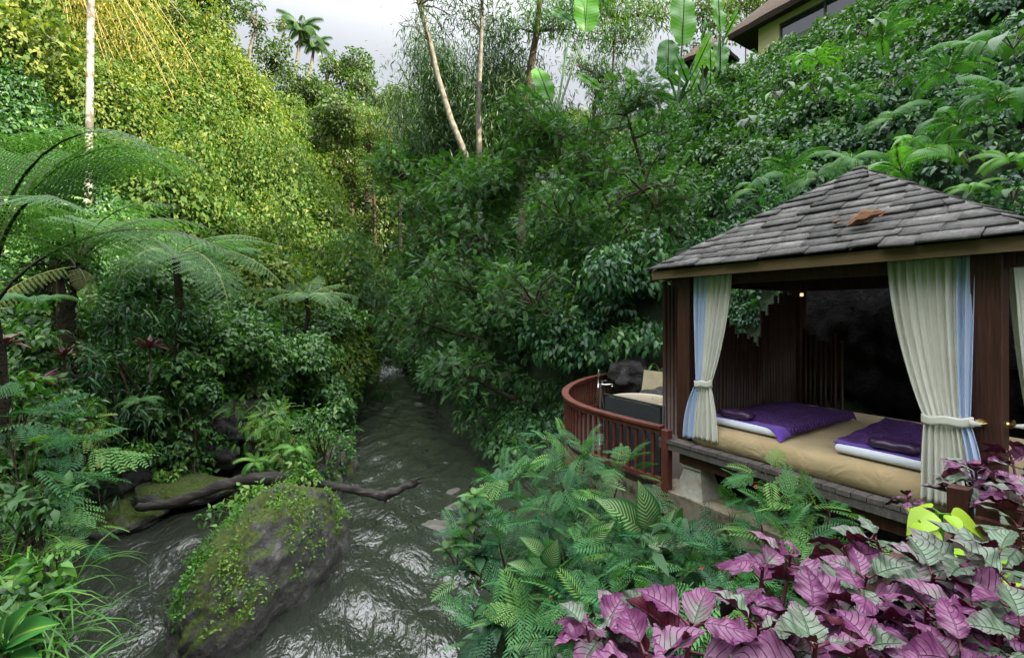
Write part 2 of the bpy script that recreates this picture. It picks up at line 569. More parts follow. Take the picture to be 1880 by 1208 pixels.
M = {}
M['shade'] = leafmat('shade_leaf', [(.014, .048, .016), (.036, .110, .028), (.068, .180, .040), (.14, .27, .05)], rough=.38)
M['gloss'] = leafmat('glossy_leaf', [(.010, .042, .020), (.022, .085, .034), (.04, .13, .045), (.10, .22, .05)], rough=.40, spec=.42, trans=.22)
M['feather'] = leafmat('feathery_leaf', [(.014, .048, .018), (.032, .096, .032), (.058, .155, .046), (.12, .26, .06)], rough=.5, spec=.35)
M['featherN'] = leafmat('feathery_leaf_fresh', [(.018, .075, .036), (.036, .145, .056), (.075, .23, .070), (.18, .36, .08)], rough=.5, spec=.35)
M['vine'] = leafmat('vine_leaf', [(.020, .062, .014), (.060, .135, .023), (.125, .20, .036), (.27, .285, .07)], rough=.55, trans=.33, spec=.25)
M['back'] = leafmat('far_tree_leaf', [(.028, .065, .020), (.055, .11, .026), (.095, .16, .032), (.18, .22, .05)], rough=.5, trans=.28)
M['fern'] = leafmat('fern_leaf', [(.04, .115, .045), (.075, .18, .065), (.12, .25, .09), (.19, .33, .13)], rough=.5, spec=.35, trans=.35)
M['fern2'] = leafmat('slope_fern_leaf', [(.022, .085, .03), (.045, .15, .045), (.085, .23, .065), (.15, .33, .10)], rough=.5, spec=.3, trans=.35)
M['fernold'] = leafmat('old_fern_leaf', [(.13, .17, .05), (.20, .24, .08), (.27, .29, .12), (.34, .33, .15)], rough=.6, spec=.25)
M['brightfern'] = leafmat('bright_fern_leaf', [(.045, .17, .03), (.08, .26, .035), (.13, .35, .045), (.20, .42, .06)], rough=.42, trans=.35)
M['lime'] = leafmat('lime_leaf', [(.09, .24, .012), (.20, .42, .018), (.34, .55, .03), (.48, .60, .06)], rough=.45, trans=.35)
M['banana'] = leafmat('banana_leaf', [(.04, .15, .02), (.08, .26, .025), (.13, .36, .04), (.24, .44, .08)], rough=.34, trans=.45, ribs=95)
M['cordy'] = leafmat('dark_red_leaf', [(.035, .012, .016), (.075, .018, .028), (.14, .025, .05), (.06, .05, .02)], rough=.3, trans=.15, tcol=(1.6, .6, .6))
M['grass'] = leafmat('grass_blade', [(.03, .12, .015), (.06, .20, .025), (.11, .29, .04), (.24, .34, .07)], rough=.42, trans=.3)
M['bamboo'] = leafmat('bamboo_leaf', [(.02, .06, .025), (.04, .095, .035), (.07, .14, .045), (.14, .2, .06)], rough=.45, trans=.3)
M['gold'] = leafmat('golden_bamboo_leaf', [(.13, .15, .02), (.28, .24, .03), (.42, .33, .05), (.50, .38, .08)], rough=.5, trans=.35)
M['palm'] = leafmat('palm_leaf', [(.02, .06, .02), (.04, .10, .03), (.07, .15, .05), (.12, .2, .07)], rough=.35)
M['dead'] = noisemat('dead_leaf', [(.07, .03, .015), (.19, .09, .04), (.30, .16, .075)], scale=9, rough=.7, bump=.5)
M['flower'] = newmat('orange_flower')[0]
M['flower'].node_tree.nodes['Principled BSDF'].inputs['Base Color'].default_value = (.42, .11, .04, 1)
M['bark'] = noisemat('brown_bark', [(.025, .018, .012), (.07, .05, .032), (.12, .09, .06)], scale=7, stretch=(2, 2, .4), bump=.7, rough=.9)
M['pale'] = noisemat('pale_bark', [(.07, .06, .045), (.18, .165, .13), (.31, .29, .25)], scale=5, stretch=(1.4, 1.4, .8), bump=.5, rough=.8, pos=[.3, .5, .68])
M['white'] = noisemat('white_bark', [(.14, .12, .095), (.38, .355, .31), (.55, .53, .49)], scale=4, stretch=(1.2, 1.2, .9), bump=.4, rough=.75, pos=[.43, .53, .68])
M['fernbark'] = noisemat('fern_trunk', [(.012, .009, .007), (.04, .028, .018), (.085, .06, .035)], scale=14, bump=1, rough=.95, bdist=.04)
M['stalk'] = noisemat('fern_stalk', [(.02, .015, .01), (.05, .034, .018)], scale=8, bump=.2, rough=.6)
M['rachis'] = noisemat('frond_rib', [(.12, .16, .04), (.22, .26, .08)], scale=5, bump=0, rough=.6)
M['cane'] = noisemat('yellow_cane', [(.30, .23, .07), (.46, .37, .14)], scale=4, bump=.1, rough=.5)
M['soil'] = noisemat('wet_soil', [(.010, .008, .006), (.03, .022, .015), (.06, .045, .03)], scale=5, bump=.8, rough=.9, bdist=.05)
M['driftwood'] = noisemat('driftwood', [(.010, .009, .008), (.038, .032, .028), (.13, .115, .10)], scale=5, stretch=(.35, 2.5, 2.5), bump=.8, rough=.85, pos=[.3, .52, .75])
M['darkwood'] = noisemat('dark_red_wood', [(.018, .007, .005), (.055, .019, .012), (.12, .050, .034)], scale=7, stretch=(4, 4, .35), bump=.5, rough=.5)
M['brownwood'] = noisemat('dark_brown_wood', [(.016, .010, .007), (.035, .021, .014), (.06, .036, .024)], scale=5, stretch=(.5, 3, 3), bump=.3, rough=.6)
M['railwood'] = noisemat('red_painted_wood', [(.065, .018, .012), (.115, .032, .021), (.19, .075, .055)], scale=6, stretch=(1, 1, .6), bump=.3, rough=.55, pos=[.25, .55, .85])
M['greywood'] = noisemat('weathered_grey_wood', [(.035, .030, .027), (.095, .083, .074), (.19, .17, .155)], scale=7, stretch=(3, .6, 1), bump=.5, rough=.85)
M['fascia'] = noisemat('ochre_fascia_board', [(.07, .046, .022), (.15, .10, .045), (.21, .15, .075)], scale=5, stretch=(.5, 3, 3), bump=.25, rough=.75)
M['bamboo_pole'] = noisemat('dark_bamboo_pole', [(.022, .010, .008), (.050, .024, .017), (.10, .055, .038)], scale=6, stretch=(3, 3, .6), bump=.25, rough=.45)
M['concrete'] = noisemat('stained_concrete', [(.035, .028, .02), (.19, .165, .11), (.30, .27, .20)], scale=3.2, bump=.5, rough=.9, pos=[.36, .5, .7])
M['footstone'] = noisemat('cast_stone', [(.19, .16, .11), (.36, .35, .30), (.47, .46, .42)], scale=4, bump=.4, rough=.85, pos=[.3, .52, .75])
M['slab'] = noisemat('beige_stone_slab', [(.20, .17, .10), (.36, .31, .19), (.44, .39, .26)], scale=4, bump=.5, rough=.85)
M['riverstone'] = noisemat('drowned_stone', [(.05, .048, .036), (.10, .098, .078), (.16, .155, .125)], scale=5, bump=.4, rough=.5)
M['tub'] = noisemat('cream_terrazzo', [(.30, .26, .18), (.40, .35, .26)], scale=9, bump=.1, rough=.4)
M['chrome'] = newmat('chrome')[0]
_b = M['chrome'].node_tree.nodes['Principled BSDF']
_b.inputs['Base Color'].default_value = (.75, .77, .78, 1); _b.inputs['Metallic'].default_value = 1; _b.inputs['Roughness'].default_value = .22
M['brass'] = newmat('brass')[0]
_b = M['brass'].node_tree.nodes['Principled BSDF']
_b.inputs['Base Color'].default_value = (.62, .44, .18, 1); _b.inputs['Metallic'].default_value = 1; _b.inputs['Roughness'].default_value = .3
M['thatch'] = noisemat('brown_thatch', [(.06, .042, .030), (.16, .115, .085), (.28, .22, .17)], scale=9, stretch=(3, 3, .8), bump=1, rough=.95, bdist=.06)
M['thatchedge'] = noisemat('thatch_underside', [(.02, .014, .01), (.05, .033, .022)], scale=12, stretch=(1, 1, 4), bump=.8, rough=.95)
M['plaster'] = noisemat('cream_plaster', [(.50, .46, .22), (.60, .56, .30)], scale=2, bump=.1, rough=.85)
M['greystone'] = noisemat('grey_stone_cladding', [(.05, .05, .055), (.12, .12, .125), (.2, .2, .2)], scale=4, bump=.5, rough=.8)

def fabric(name, col, col2, scale=180, bump=.12, rough=.9, trans=0.0, sheen=.2, wr=0.0):
    m, nt, b = newmat(name)
    tc = nt.nodes.new("ShaderNodeTexCoord")
    n = nt.nodes.new("ShaderNodeTexNoise"); n.inputs['Scale'].default_value = 3.5; n.inputs['Detail'].default_value = 5
    nt.links.new(tc.outputs['Object'], n.inputs['Vector'])
    r = ramp(nt, [col2, col], [.3, .65])
    nt.links.new(n.outputs['Fac'], r.inputs['Fac']); nt.links.new(r.outputs['Color'], b.inputs['Base Color'])
    b.inputs['Roughness'].default_value = rough
    b.inputs['Sheen Weight'].default_value = sheen
    w = nt.nodes.new("ShaderNodeTexNoise"); w.inputs['Scale'].default_value = scale; w.inputs['Detail'].default_value = 2
    nt.links.new(tc.outputs['Object'], w.inputs['Vector'])
    bp = nt.nodes.new("ShaderNodeBump"); bp.inputs['Strength'].default_value = bump; bp.inputs['Distance'].default_value = .004
    nt.links.new(w.outputs['Fac'], bp.inputs['Height'])
    if wr:
        w2 = nt.nodes.new("ShaderNodeTexNoise"); w2.inputs['Scale'].default_value = 4.5; w2.inputs['Detail'].default_value = 3; w2.inputs['Distortion'].default_value = 1.2
        nt.links.new(tc.outputs['Object'], w2.inputs['Vector'])
        b2 = nt.nodes.new("ShaderNodeBump"); b2.inputs['Strength'].default_value = wr; b2.inputs['Distance'].default_value = .03
        nt.links.new(w2.outputs['Fac'], b2.inputs['Height']); nt.links.new(b2.outputs[0], bp.inputs['Normal'])
    nt.links.new(bp.outputs[0], b.inputs['Normal'])
    if trans:
        tr = nt.nodes.new("ShaderNodeBsdfTranslucent"); nt.links.new(r.outputs['Color'], tr.inputs['Color'])
        mx = nt.nodes.new("ShaderNodeMixShader"); mx.inputs[0].default_value = trans
        nt.links.new(b.outputs[0], mx.inputs[1]); nt.links.new(tr.outputs[0], mx.inputs[2])
        nt.links.new(mx.outputs[0], nt.nodes['Material Output'].inputs['Surface'])
    return m

M['cream'] = fabric('cream_curtain_cloth', (.84, .835, .74), (.77, .765, .66), trans=.25, wr=.3)
M['lining'] = fabric('pale_blue_lining', (.56, .68, .88), (.50, .62, .84), trans=.2, wr=.25)
M['sheet'] = fabric('tan_sheet', (.44, .335, .18), (.35, .26, .13), wr=.9)
M['padwhite'] = fabric('white_pad', (.72, .76, .84), (.64, .69, .80), wr=.3)
M['purpleflat'] = fabric('plain_purple_cloth', (.12, .045, .36), (.095, .035, .30), wr=.2)
M['satin'] = fabric('plum_satin', (.045, .018, .065), (.03, .012, .045), rough=.35, sheen=0, bump=.02, wr=.5)

# knitted purple cover: braid rows from two crossed waves
m, nt, b = newmat('knitted_purple')
tc = nt.nodes.new("ShaderNodeTexCoord")
mp = nt.nodes.new("ShaderNodeMapping"); mp.inputs['Scale'].default_value = (1, 1, 1)
nt.links.new(tc.outputs['Object'], mp.inputs['Vector'])
vo = nt.nodes.new("ShaderNodeTexVoronoi"); vo.inputs['Scale'].default_value = 34
nt.links.new(mp.outputs[0], vo.inputs['Vector'])
wv = nt.nodes.new("ShaderNodeTexWave"); wv.inputs['Scale'].default_value = 5.0; wv.bands_direction = 'Y'; wv.inputs['Distortion'].default_value = 2.0; wv.inputs['Detail Scale'].default_value = 4
nt.links.new(mp.outputs[0], wv.inputs['Vector'])
mm = nt.nodes.new("ShaderNodeMath"); mm.operation = 'MULTIPLY_ADD'; mm.inputs[1].default_value = -1.2
nt.links.new(vo.outputs['Distance'], mm.inputs[0]); nt.links.new(wv.outputs['Fac'], mm.inputs[2])
r = ramp(nt, [(.045, .012, .10), (.15, .042, .28), (.27, .09, .42)], [.0, .45, .9])
nt.links.new(mm.outputs[0], r.inputs['Fac']); nt.links.new(r.outputs['Color'], b.inputs['Base Color'])
bp = nt.nodes.new("ShaderNodeBump"); bp.inputs['Strength'].default_value = 1; bp.inputs['Distance'].default_value = .012
nt.links.new(mm.outputs[0], bp.inputs['Height']); nt.links.new(bp.outputs[0], b.inputs['Normal'])
b.inputs['Roughness'].default_value = .75
M['knit'] = m

# woven black plastic wicker
m, nt, b = newmat('black_wicker')
tc = nt.nodes.new("ShaderNodeTexCoord")
br = nt.nodes.new("ShaderNodeTexBrick")
mp = nt.nodes.new("ShaderNodeMapping"); mp.inputs['Scale'].default_value = (1, 1, 1); mp.inputs['Rotation'].default_value = (R(90), 0, 0)
nt.links.new(tc.outputs['Object'], mp.inputs['Vector']); nt.links.new(mp.outputs[0], br.inputs['Vector'])
br.inputs['Scale'].default_value = 9; br.inputs['Mortar Size'].default_value = .028; br.inputs['Mortar Smooth'].default_value = .6
br.inputs['Brick Width'].default_value = .42; br.inputs['Row Height'].default_value = .16
br.inputs['Color1'].default_value = (.020, .030, .034, 1); br.inputs['Color2'].default_value = (.035, .05, .055, 1); br.inputs['Mortar'].default_value = (.003, .004, .005, 1)
nt.links.new(br.outputs['Color'], b.inputs['Base Color']); b.inputs['Roughness'].default_value = .35
bp = nt.nodes.new("ShaderNodeBump"); bp.inputs['Strength'].default_value = 1; bp.inputs['Distance'].default_value = .02; bp.invert = True
nt.links.new(br.outputs['Fac'], bp.inputs['Height']); nt.links.new(bp.outputs[0], b.inputs['Normal'])
M['wicker'] = m

# shingle: weathered grey, colour varies shingle by shingle through the 'tint' attribute
m, nt, b = newmat('wood_shingle')
tc = nt.nodes.new("ShaderNodeTexCoord")
at_ = nt.nodes.new("ShaderNodeAttribute"); at_.attribute_name = 'tint'
n = nt.nodes.new("ShaderNodeTexNoise"); n.inputs['Scale'].default_value = 16; n.inputs['Detail'].default_value = 8; n.inputs['Roughness'].default_value = .7
nt.links.new(tc.outputs['Object'], n.inputs['Vector'])
ma = nt.nodes.new("ShaderNodeMath"); ma.operation = 'MULTIPLY_ADD'; ma.inputs[1].default_value = .34
nt.links.new(at_.outputs['Fac'], ma.inputs[0]); nt.links.new(n.outputs['Fac'], ma.inputs[2])
r = ramp(nt, [(.028, .027, .026), (.078, .074, .071), (.13, .124, .117), (.22, .21, .20)], [.34, .56, .74, .95])
nt.links.new(ma.outputs[0], r.inputs['Fac']); nt.links.new(r.outputs['Color'], b.inputs['Base Color'])
bp = nt.nodes.new("ShaderNodeBump"); bp.inputs['Strength'].default_value = .6; bp.inputs['Distance'].default_value = .012
nt.links.new(n.outputs['Fac'], bp.inputs['Height']); nt.links.new(bp.outputs[0], b.inputs['Normal'])
b.inputs['Roughness'].default_value = .72
M['shingle'] = m

# rock with moss on the tops (moss has its own noisy outline)
def rockmat(name, moss=.5, mcol=(.055, .085, .012), dark=1.0):
    m, nt, b = newmat(name)
    tc = nt.nodes.new("ShaderNodeTexCoord"); ge = nt.nodes.new("ShaderNodeNewGeometry")
    n = nt.nodes.new("ShaderNodeTexNoise"); n.inputs['Scale'].default_value = 5; n.inputs['Detail'].default_value = 10; n.inputs['Roughness'].default_value = .65
    nt.links.new(tc.outputs['Object'], n.inputs['Vector'])
    r = ramp(nt, [(.015 * dark, .0145 * dark, .014 * dark), (.055 * dark, .052 * dark, .048 * dark), (.15 * dark, .146 * dark, .137 * dark)], [.32, .52, .74])
    nt.links.new(n.outputs['Fac'], r.inputs['Fac'])
    n2 = nt.nodes.new("ShaderNodeTexNoise"); n2.inputs['Scale'].default_value = 1.7; n2.inputs['Detail'].default_value = 9; n2.inputs['Roughness'].default_value = .72
    nt.links.new(tc.outputs['Object'], n2.inputs['Vector'])
    sx = nt.nodes.new("ShaderNodeSeparateXYZ"); nt.links.new(ge.outputs['Normal'], sx.inputs[0])
    ma = nt.nodes.new("ShaderNodeMath"); ma.operation = 'MULTIPLY_ADD'; ma.inputs[1].default_value = .22
    nt.links.new(sx.outputs['Z'], ma.inputs[0]); nt.links.new(n2.outputs['Fac'], ma.inputs[2])
    mr = nt.nodes.new("ShaderNodeMapRange"); mr.inputs[1].default_value = .80 - .3 * moss; mr.inputs[2].default_value = .88 - .3 * moss
    nt.links.new(ma.outputs[0], mr.inputs[0])
    r2 = ramp(nt, [(mcol[0] * .45, mcol[1] * .5, mcol[2] * .7), mcol, (mcol[0] * 2, mcol[1] * 1.8, mcol[2] * 1.7)], [.3, .5, .72])
    n3 = nt.nodes.new("ShaderNodeTexNoise"); n3.inputs['Scale'].default_value = 22; n3.inputs['Detail'].default_value = 6
    nt.links.new(tc.outputs['Object'], n3.inputs['Vector']); nt.links.new(n3.outputs['Fac'], r2.inputs['Fac'])
    mx = nt.nodes.new("ShaderNodeMix"); mx.data_type = 'RGBA'
    nt.links.new(mr.outputs[0], mx.inputs[0]); nt.links.new(r.outputs['Color'], mx.inputs[6]); nt.links.new(r2.outputs['Color'], mx.inputs[7])
    nt.links.new(mx.outputs[2], b.inputs['Base Color'])
    n4 = nt.nodes.new("ShaderNodeTexNoise"); n4.inputs['Scale'].default_value = 13; n4.inputs['Detail'].default_value = 10; n4.inputs['Roughness'].default_value = .7
    nt.links.new(tc.outputs['Object'], n4.inputs['Vector'])
    bp = nt.nodes.new("ShaderNodeBump"); bp.inputs['Strength'].default_value = 1; bp.inputs['Distance'].default_value = .08
    nt.links.new(n4.outputs['Fac'], bp.inputs['Height']); nt.links.new(bp.outputs[0], b.inputs['Normal'])
    rg = nt.nodes.new("ShaderNodeMapRange"); rg.inputs[3].default_value = .42; rg.inputs[4].default_value = .95
    nt.links.new(mr.outputs[0], rg.inputs[0]); nt.links.new(rg.outputs[0], b.inputs['Roughness'])
    return m
M['rock'] = rockmat('mossy_rock', .74, (.065, .095, .014), 1.6)
M['wetrock'] = rockmat('wet_dark_rock', .25, dark=.55)
M['shaded_rock'] = rockmat('shade_darkened_rock', .15, dark=.11)  # darker copy of the rock, the pavilion's interior shade put into its colour
M['shaded_rock'].node_tree.nodes['Principled BSDF'].inputs['Specular IOR Level'].default_value = .08
M['cliff'] = rockmat('valley_ground', 1.15, (.014, .032, .008), .16)

# murky flowing water
m, nt, b = newmat('river_water')
at_ = nt.nodes.new("ShaderNodeAttribute"); at_.attribute_name = 'flow'
mp = nt.nodes.new("ShaderNodeMapping"); mp.inputs['Scale'].default_value = (1.8, .85, 1)
nt.links.new(at_.outputs['Vector'], mp.inputs['Vector'])
n1 = nt.nodes.new("ShaderNodeTexNoise"); n1.inputs['Scale'].default_value = 1.6; n1.inputs['Detail'].default_value = 5; n1.inputs['Roughness'].default_value = .55; n1.inputs['Distortion'].default_value = .6
nt.links.new(mp.outputs[0], n1.inputs['Vector'])
n2 = nt.nodes.new("ShaderNodeTexNoise"); n2.inputs['Scale'].default_value = 4.6; n2.inputs['Detail'].default_value = 3; n2.inputs['Distortion'].default_value = 1.0
nt.links.new(mp.outputs[0], n2.inputs['Vector'])
b1 = nt.nodes.new("ShaderNodeBump"); b1.inputs['Strength'].default_value = 1; b1.inputs['Distance'].default_value = .12
b2 = nt.nodes.new("ShaderNodeBump"); b2.inputs['Strength'].default_value = .85; b2.inputs['Distance'].default_value = .035
nt.links.new(n1.outputs['Fac'], b1.inputs['Height']); nt.links.new(n2.outputs['Fac'], b2.inputs['Height']); nt.links.new(b1.outputs[0], b2.inputs['Normal'])
nt.links.new(b2.outputs[0], b.inputs['Normal'])
fo = nt.nodes.new("ShaderNodeAttribute"); fo.attribute_name = 'foam_glint'
n3 = nt.nodes.new("ShaderNodeTexNoise"); n3.inputs['Scale'].default_value = 4.2; n3.inputs['Detail'].default_value = 8; n3.inputs['Roughness'].default_value = .7; n3.inputs['Distortion'].default_value = 1.5
nt.links.new(mp.outputs[0], n3.inputs['Vector'])
ma = nt.nodes.new("ShaderNodeMath"); ma.operation = 'ADD'
nt.links.new(fo.outputs['Fac'], ma.inputs[0]); nt.links.new(n3.outputs['Fac'], ma.inputs[1])
mr = nt.nodes.new("ShaderNodeMapRange"); mr.inputs[1].default_value = .88; mr.inputs[2].default_value = 1.22
nt.links.new(ma.outputs[0], mr.inputs[0])
mx = nt.nodes.new("ShaderNodeMix"); mx.data_type = 'RGBA'
mx.inputs[6].default_value = (.028, .034, .024, 1); mx.inputs[7].default_value = (.50, .53, .53, 1)
nt.links.new(mr.outputs[0], mx.inputs[0]); nt.links.new(mx.outputs[2], b.inputs['Base Color'])
rg = nt.nodes.new("ShaderNodeMapRange"); rg.inputs[3].default_value = .07; rg.inputs[4].default_value = .5
nt.links.new(mr.outputs[0], rg.inputs[0]); nt.links.new(rg.outputs[0], b.inputs['Roughness'])
b.inputs['IOR'].default_value = 1.6
b.inputs['Specular IOR Level'].default_value = 1.0
M['water'] = m

# ------------------------------------------------------------------ terrain
U = np.array([.5286, -.8489]); Vv = np.array([.8489, .5286]); FL = np.array([2.229, 5.78])
GRZ = math.atan2(U[1], U[0])
def G(u, v, z=0.0):
    """a point in the pavilion's own axes (u along its front, v towards its back)"""
    return np.array([FL[0] + u * U[0] + v * Vv[0], FL[1] + u * U[1] + v * Vv[1], z])

YS_L = [-60, 0, 2.6, 3.4, 4.2, 5, 6, 8, 10, 12, 14, 16, 21, 30, 36, 42, 50, 70]
XS_L = [-1.8, -1.8, -2.2, -2.9, -4.4, -5.4, -6.0, -7.9, -8.3, -8.2, -7.0, -5.9, -6.7, -9.3, -11.6, -17, -30, -45]
YS_R = [-60, 0, 3, 5.5, 8, 12, 15, 20, 27, 33, 38, 44, 70]
XS_R = [-1.6, -1.6, -1.1, -.7, -.3, -.6, -1.4, -3.3, -5.6, -7.4, -9.0, -16, -40]
def xl(y): return np.interp(y, YS_L, XS_L)
def xr(y): return np.interp(y, YS_R, XS_R)
def height(x, y, rough=True):
    x = np.asarray(x, float); y = np.asarray(y, float)
    s = xl(y) - x
    near = np.interp(s, [-3, -.3, 0, .8, 2.2, 4, 7, 10, 30, 45], [-.9, -.5, 0, 1.3, 3.1, 4.2, 6.0, 9.2, 33, 38])
    far = np.interp(s, [-3, -.3, 0, 1, 2.5, 11, 30, 45], [-.9, -.5, 0, 3, 8, 19, 40, 44])
    hl = lerp(near, far, sstep(20, 33, y))
    sr = x - xr(y)
    q = x * Vv[0] + y * Vv[1] - 7.95
    bank = np.interp(sr, [-3, -.3, 0, .6, 2, 6, 60], [-.9, -.5, 0, .7, 1.2, 1.6, 1.6])
    qe = np.where(y > 11, np.minimum(q, sr - 1.0), q)
    shade_crest = 20 + 16 * (1 - sstep(13, 27, y)) + 10 * (1 - sstep(-22, 4, y))  # unseen ridge raised to shade the foreground and lower left slope
    sl = np.interp(qe, [-1, 0, .6, 1.6, 5, 18], [0, 1.6, 3.0, 4.6, 7.0, 17.8])
    sl = np.where(qe > 18, 17.8 + (shade_crest - 17.8) * sstep(18, 26, qe), sl)
    hr = np.maximum(bank, sl)
    hr = np.where(sr < 0, bank, hr)
    hb = np.interp(y - 47 - 2 * np.sin(x * .21) - .35 * np.maximum(-x - 8, 0) * 0, [-2, 0, 4, 16, 24, 60], [-.9, 0, 8, 29, 35, 37])
    h = np.maximum(np.maximum(hl, hr), hb)
    if rough:
        am = np.clip(h, 0, 3) * .12
        h = h + am * (np.sin(x * 1.3 + y * .7) * np.cos(y * 1.1 - x * .4) + .5 * np.sin(x * 3.1 - y * 2.3))
    return h

def terrain_patch():
    xs = np.concatenate([np.linspace(-70, -30, 27)[:-1], np.linspace(-30, 20, 168)[:-1], np.linspace(20, 64, 30)])
    ys = np.concatenate([np.linspace(-70, -6, 33)[:-1], np.linspace(-6, 42, 161)[:-1], np.linspace(42, 110, 46)])
    X, Y = np.meshgrid(xs, ys)
    Z = height(X, Y)
    V_ = np.stack([X, Y, Z], -1).reshape(-1, 3)
    nx, ny = len(xs), len(ys)
    i = np.arange(ny - 1)[:, None] * nx + np.arange(nx - 1)[None]
    Q_ = np.stack([i, i + 1, i + nx + 1, i + nx], -1).reshape(-1, 4)
    c = Cloud().raw(proto(V_, Q_))
    o = c.build('terrain', M['cliff'], smooth=True)
    tag(o, 'steep soil and rock of the river valley under the plants', 'terrain', kind='structure')
terrain_patch()

def river():
    ts = np.concatenate([np.linspace(-4, 16, 330)[:-1], np.linspace(16, 48, 200)])
    ns = 190
    a = np.linspace(0, 1, ns)
    Lx, Rx = xl(ts) - 1.2, xr(ts) + 1.2
    X = Lx[:, None] + (Rx - Lx)[:, None] * a[None]
    Y = np.repeat(ts[:, None], ns, 1)
    fx = X - (xl(Y) + xr(Y)) / 2; fy = Y
    # waves run with the current, a little taller in the far rapids
    rapid = sstep(26, 33, Y)
    Z = 0.030 * np.sin(fx * 3.1 + 1.7 * np.sin(fy * .9) + fy * 1.4) + 0.022 * np.sin(fx * 5.3 - fy * 2.6 + 2 * np.sin(fx * .8 + fy * .35)) + 0.012 * np.sin(fy * 6.1 + fx * 4.0 + np.sin(fx * 3))
    Z = Z * (1 + 2.5 * rapid) + rapid * .25 * sstep(28, 36, Y)
    V_ = np.stack([X, Y, Z], -1).reshape(-1, 3)
    ny = len(ts)
    i = np.arange(ny - 1)[:, None] * ns + np.arange(ns - 1)[None]
    Q_ = np.stack([i, i + 1, i + ns + 1, i + ns], -1).reshape(-1, 4)
    o = Cloud().raw(proto(V_, Q_)).build('river', M['water'], smooth=True)
    tag(o, 'murky grey green river flowing between the banks', 'river', kind='structure')
    me = o.data
    at1 = me.attributes.new('flow', 'FLOAT_VECTOR', 'POINT')
    at1.data.foreach_set('vector', np.stack([fx, fy, fx * 0], -1).reshape(-1, 3).astype(np.float32).ravel())
    # foam: rapids far off, the chute left of the boulder, the wake below it; glints painted midstream
    left = np.exp(-((X + 5.6 + (Y - 7) * .35) / .9) ** 2) * sstep(5.0, 6.5, Y) * sstep(10, 8.5, Y)
    wake = np.exp(-((X + 2.2) / .5) ** 2) * sstep(9, 6.5, Y) * .6
    mid = .32 * np.exp(-((X + 3.2) / 1.2) ** 2) * sstep(9, 12, Y) * sstep(18, 14, Y)  # white streaks midstream, partly painted for sky glints on the ripples
    f = np.clip(.10 + .50 * rapid + .24 * left + .10 * wake + .50 * mid, 0, .8)
    at2 = me.attributes.new('foam_glint', 'FLOAT', 'POINT'); at2.data.foreach_set('value', f.astype(np.float32).ravel())
river()

# ------------------------------------------------------------------ rocks and driftwood
def rock(name, label, c, r, seed, mat, rz=0.0, sub=5, rough=.22, group=None, cat='rock', flat=0.0):
    bm = bmesh.new()
    bmesh.ops.create_icosphere(bm, subdivisions=sub, radius=1)
    o3 = Vector((seed * 3.7, seed * 1.9, seed * 5.3))
    for v in bm.verts:
        p = v.co.copy()
        k = 1 + rough * mnoise.noise(p * 1.1 + o3) + rough * .55 * mnoise.noise(p * 2.3 + o3) + rough * .26 * mnoise.noise(p * 6 + o3) + rough * .13 * mnoise.noise(p * 14 + o3) - rough * .25 * max(0, .12 - abs(mnoise.noise(p * 1.9 - o3))) / .12
        q = p * k
        if flat and q.z > flat: q.z = flat + (q.z - flat) * .35
        v.co = Vector((q.x * r[0], q.y * r[1], q.z * r[2]))
    me = bpy.data.meshes.new(name)
    bm.to_mesh(me); bm.free()
    for p in me.polygons: p.use_smooth = True
    me.materials.append(mat)
    o = link_mesh(name, me, None, c)
    o.rotation_euler = (0, 0, rz)
    return tag(o, label, cat, group)

BOULDER = rock('boulder', 'big rounded boulder with moss and tufts standing midstream', (-3.62, 6.95, .0), (.66, 1.66, 1.32), 2.2, M['rock'], rz=R(-12), cat='boulder', rough=.2, sub=6)
rock('boulder', 'low brown rock sloping into the water against the big mossy boulder', (-4.55, 6.75, -.34), (.7, .8, .7), 4.1, M['wetrock'], cat='boulder', rough=.25)
ISLAND = rock('boulder', 'long plant covered rock behind the driftwood log', (-5.1, 11.4, -.1), (1.15, 2.5, 1.15), 6.3, M['rock'], rz=R(8), cat='boulder', rough=.22)
rock('boulder', 'dark overhanging rock under the yellow green leaves of the far bank', at(385, 775, 12.6), (1.5, 1.0, .75), 8.4, M['wetrock'], cat='boulder', rough=.3)
bank = [((290, 848), 10.6, .33, 'rounded grey stone sitting on the muddy bank above the log', .2), ((325, 905), 10.0, .75, 'flat mossy ledge of rock at the water edge behind the log end', .9),
        ((215, 950), 9.2, .72, 'flat brown ledge with yellow moss sloping to the water', .9), ((165, 905), 9.2, .45, 'dark angular rock beneath the low leaves of the near bank', .3),
        ((245, 880), 10.3, .5, 'cracked dark rock between the ledge and the rounded grey stone', .3), ((350, 850), 11.5, .5, 'dark wet rock below the overhanging rock', .3), ((400, 838), 11.8, .45, 'small wet rock at the head of the side channel', .4)]
for (p, Y, r, lb, mo) in bank:
    c = at(p[0], p[1], Y)
    rock('rock', lb, c, (r * 1.25, r * 1.1, r * (.75 if mo < .5 else .42)), random.uniform(0, 30), M['rock'] if mo > .5 else M['wetrock'], rz=random.uniform(0, 3), sub=4, rough=.32, group='rocks along the left bank')
for (p, Y, r, lb) in [((832, 918), 9.9, .17, 'pale flat stone just under the water near the dark bank'), ((802, 955), 9.0, .24, 'larger pale stone under the water in midstream'),
                      ((834, 888), 10.8, .16, 'yellowish stone breaking the water below the hanging branches'), ((738, 668), 34, .8, 'dark stone in the far white rapids'), ((705, 672), 35.5, 1.0, 'long dark stone at the edge of the far rapids')]:
    c = at(p[0], p[1], Y); c[2] = -.035 if Y < 20 else .3
    rock('rock', lb, c, (r * 1.4, r, r * .35), random.uniform(0, 30), M['riverstone'] if Y < 20 else M['wetrock'], sub=4, rough=.25, rz=random.uniform(0, 3))

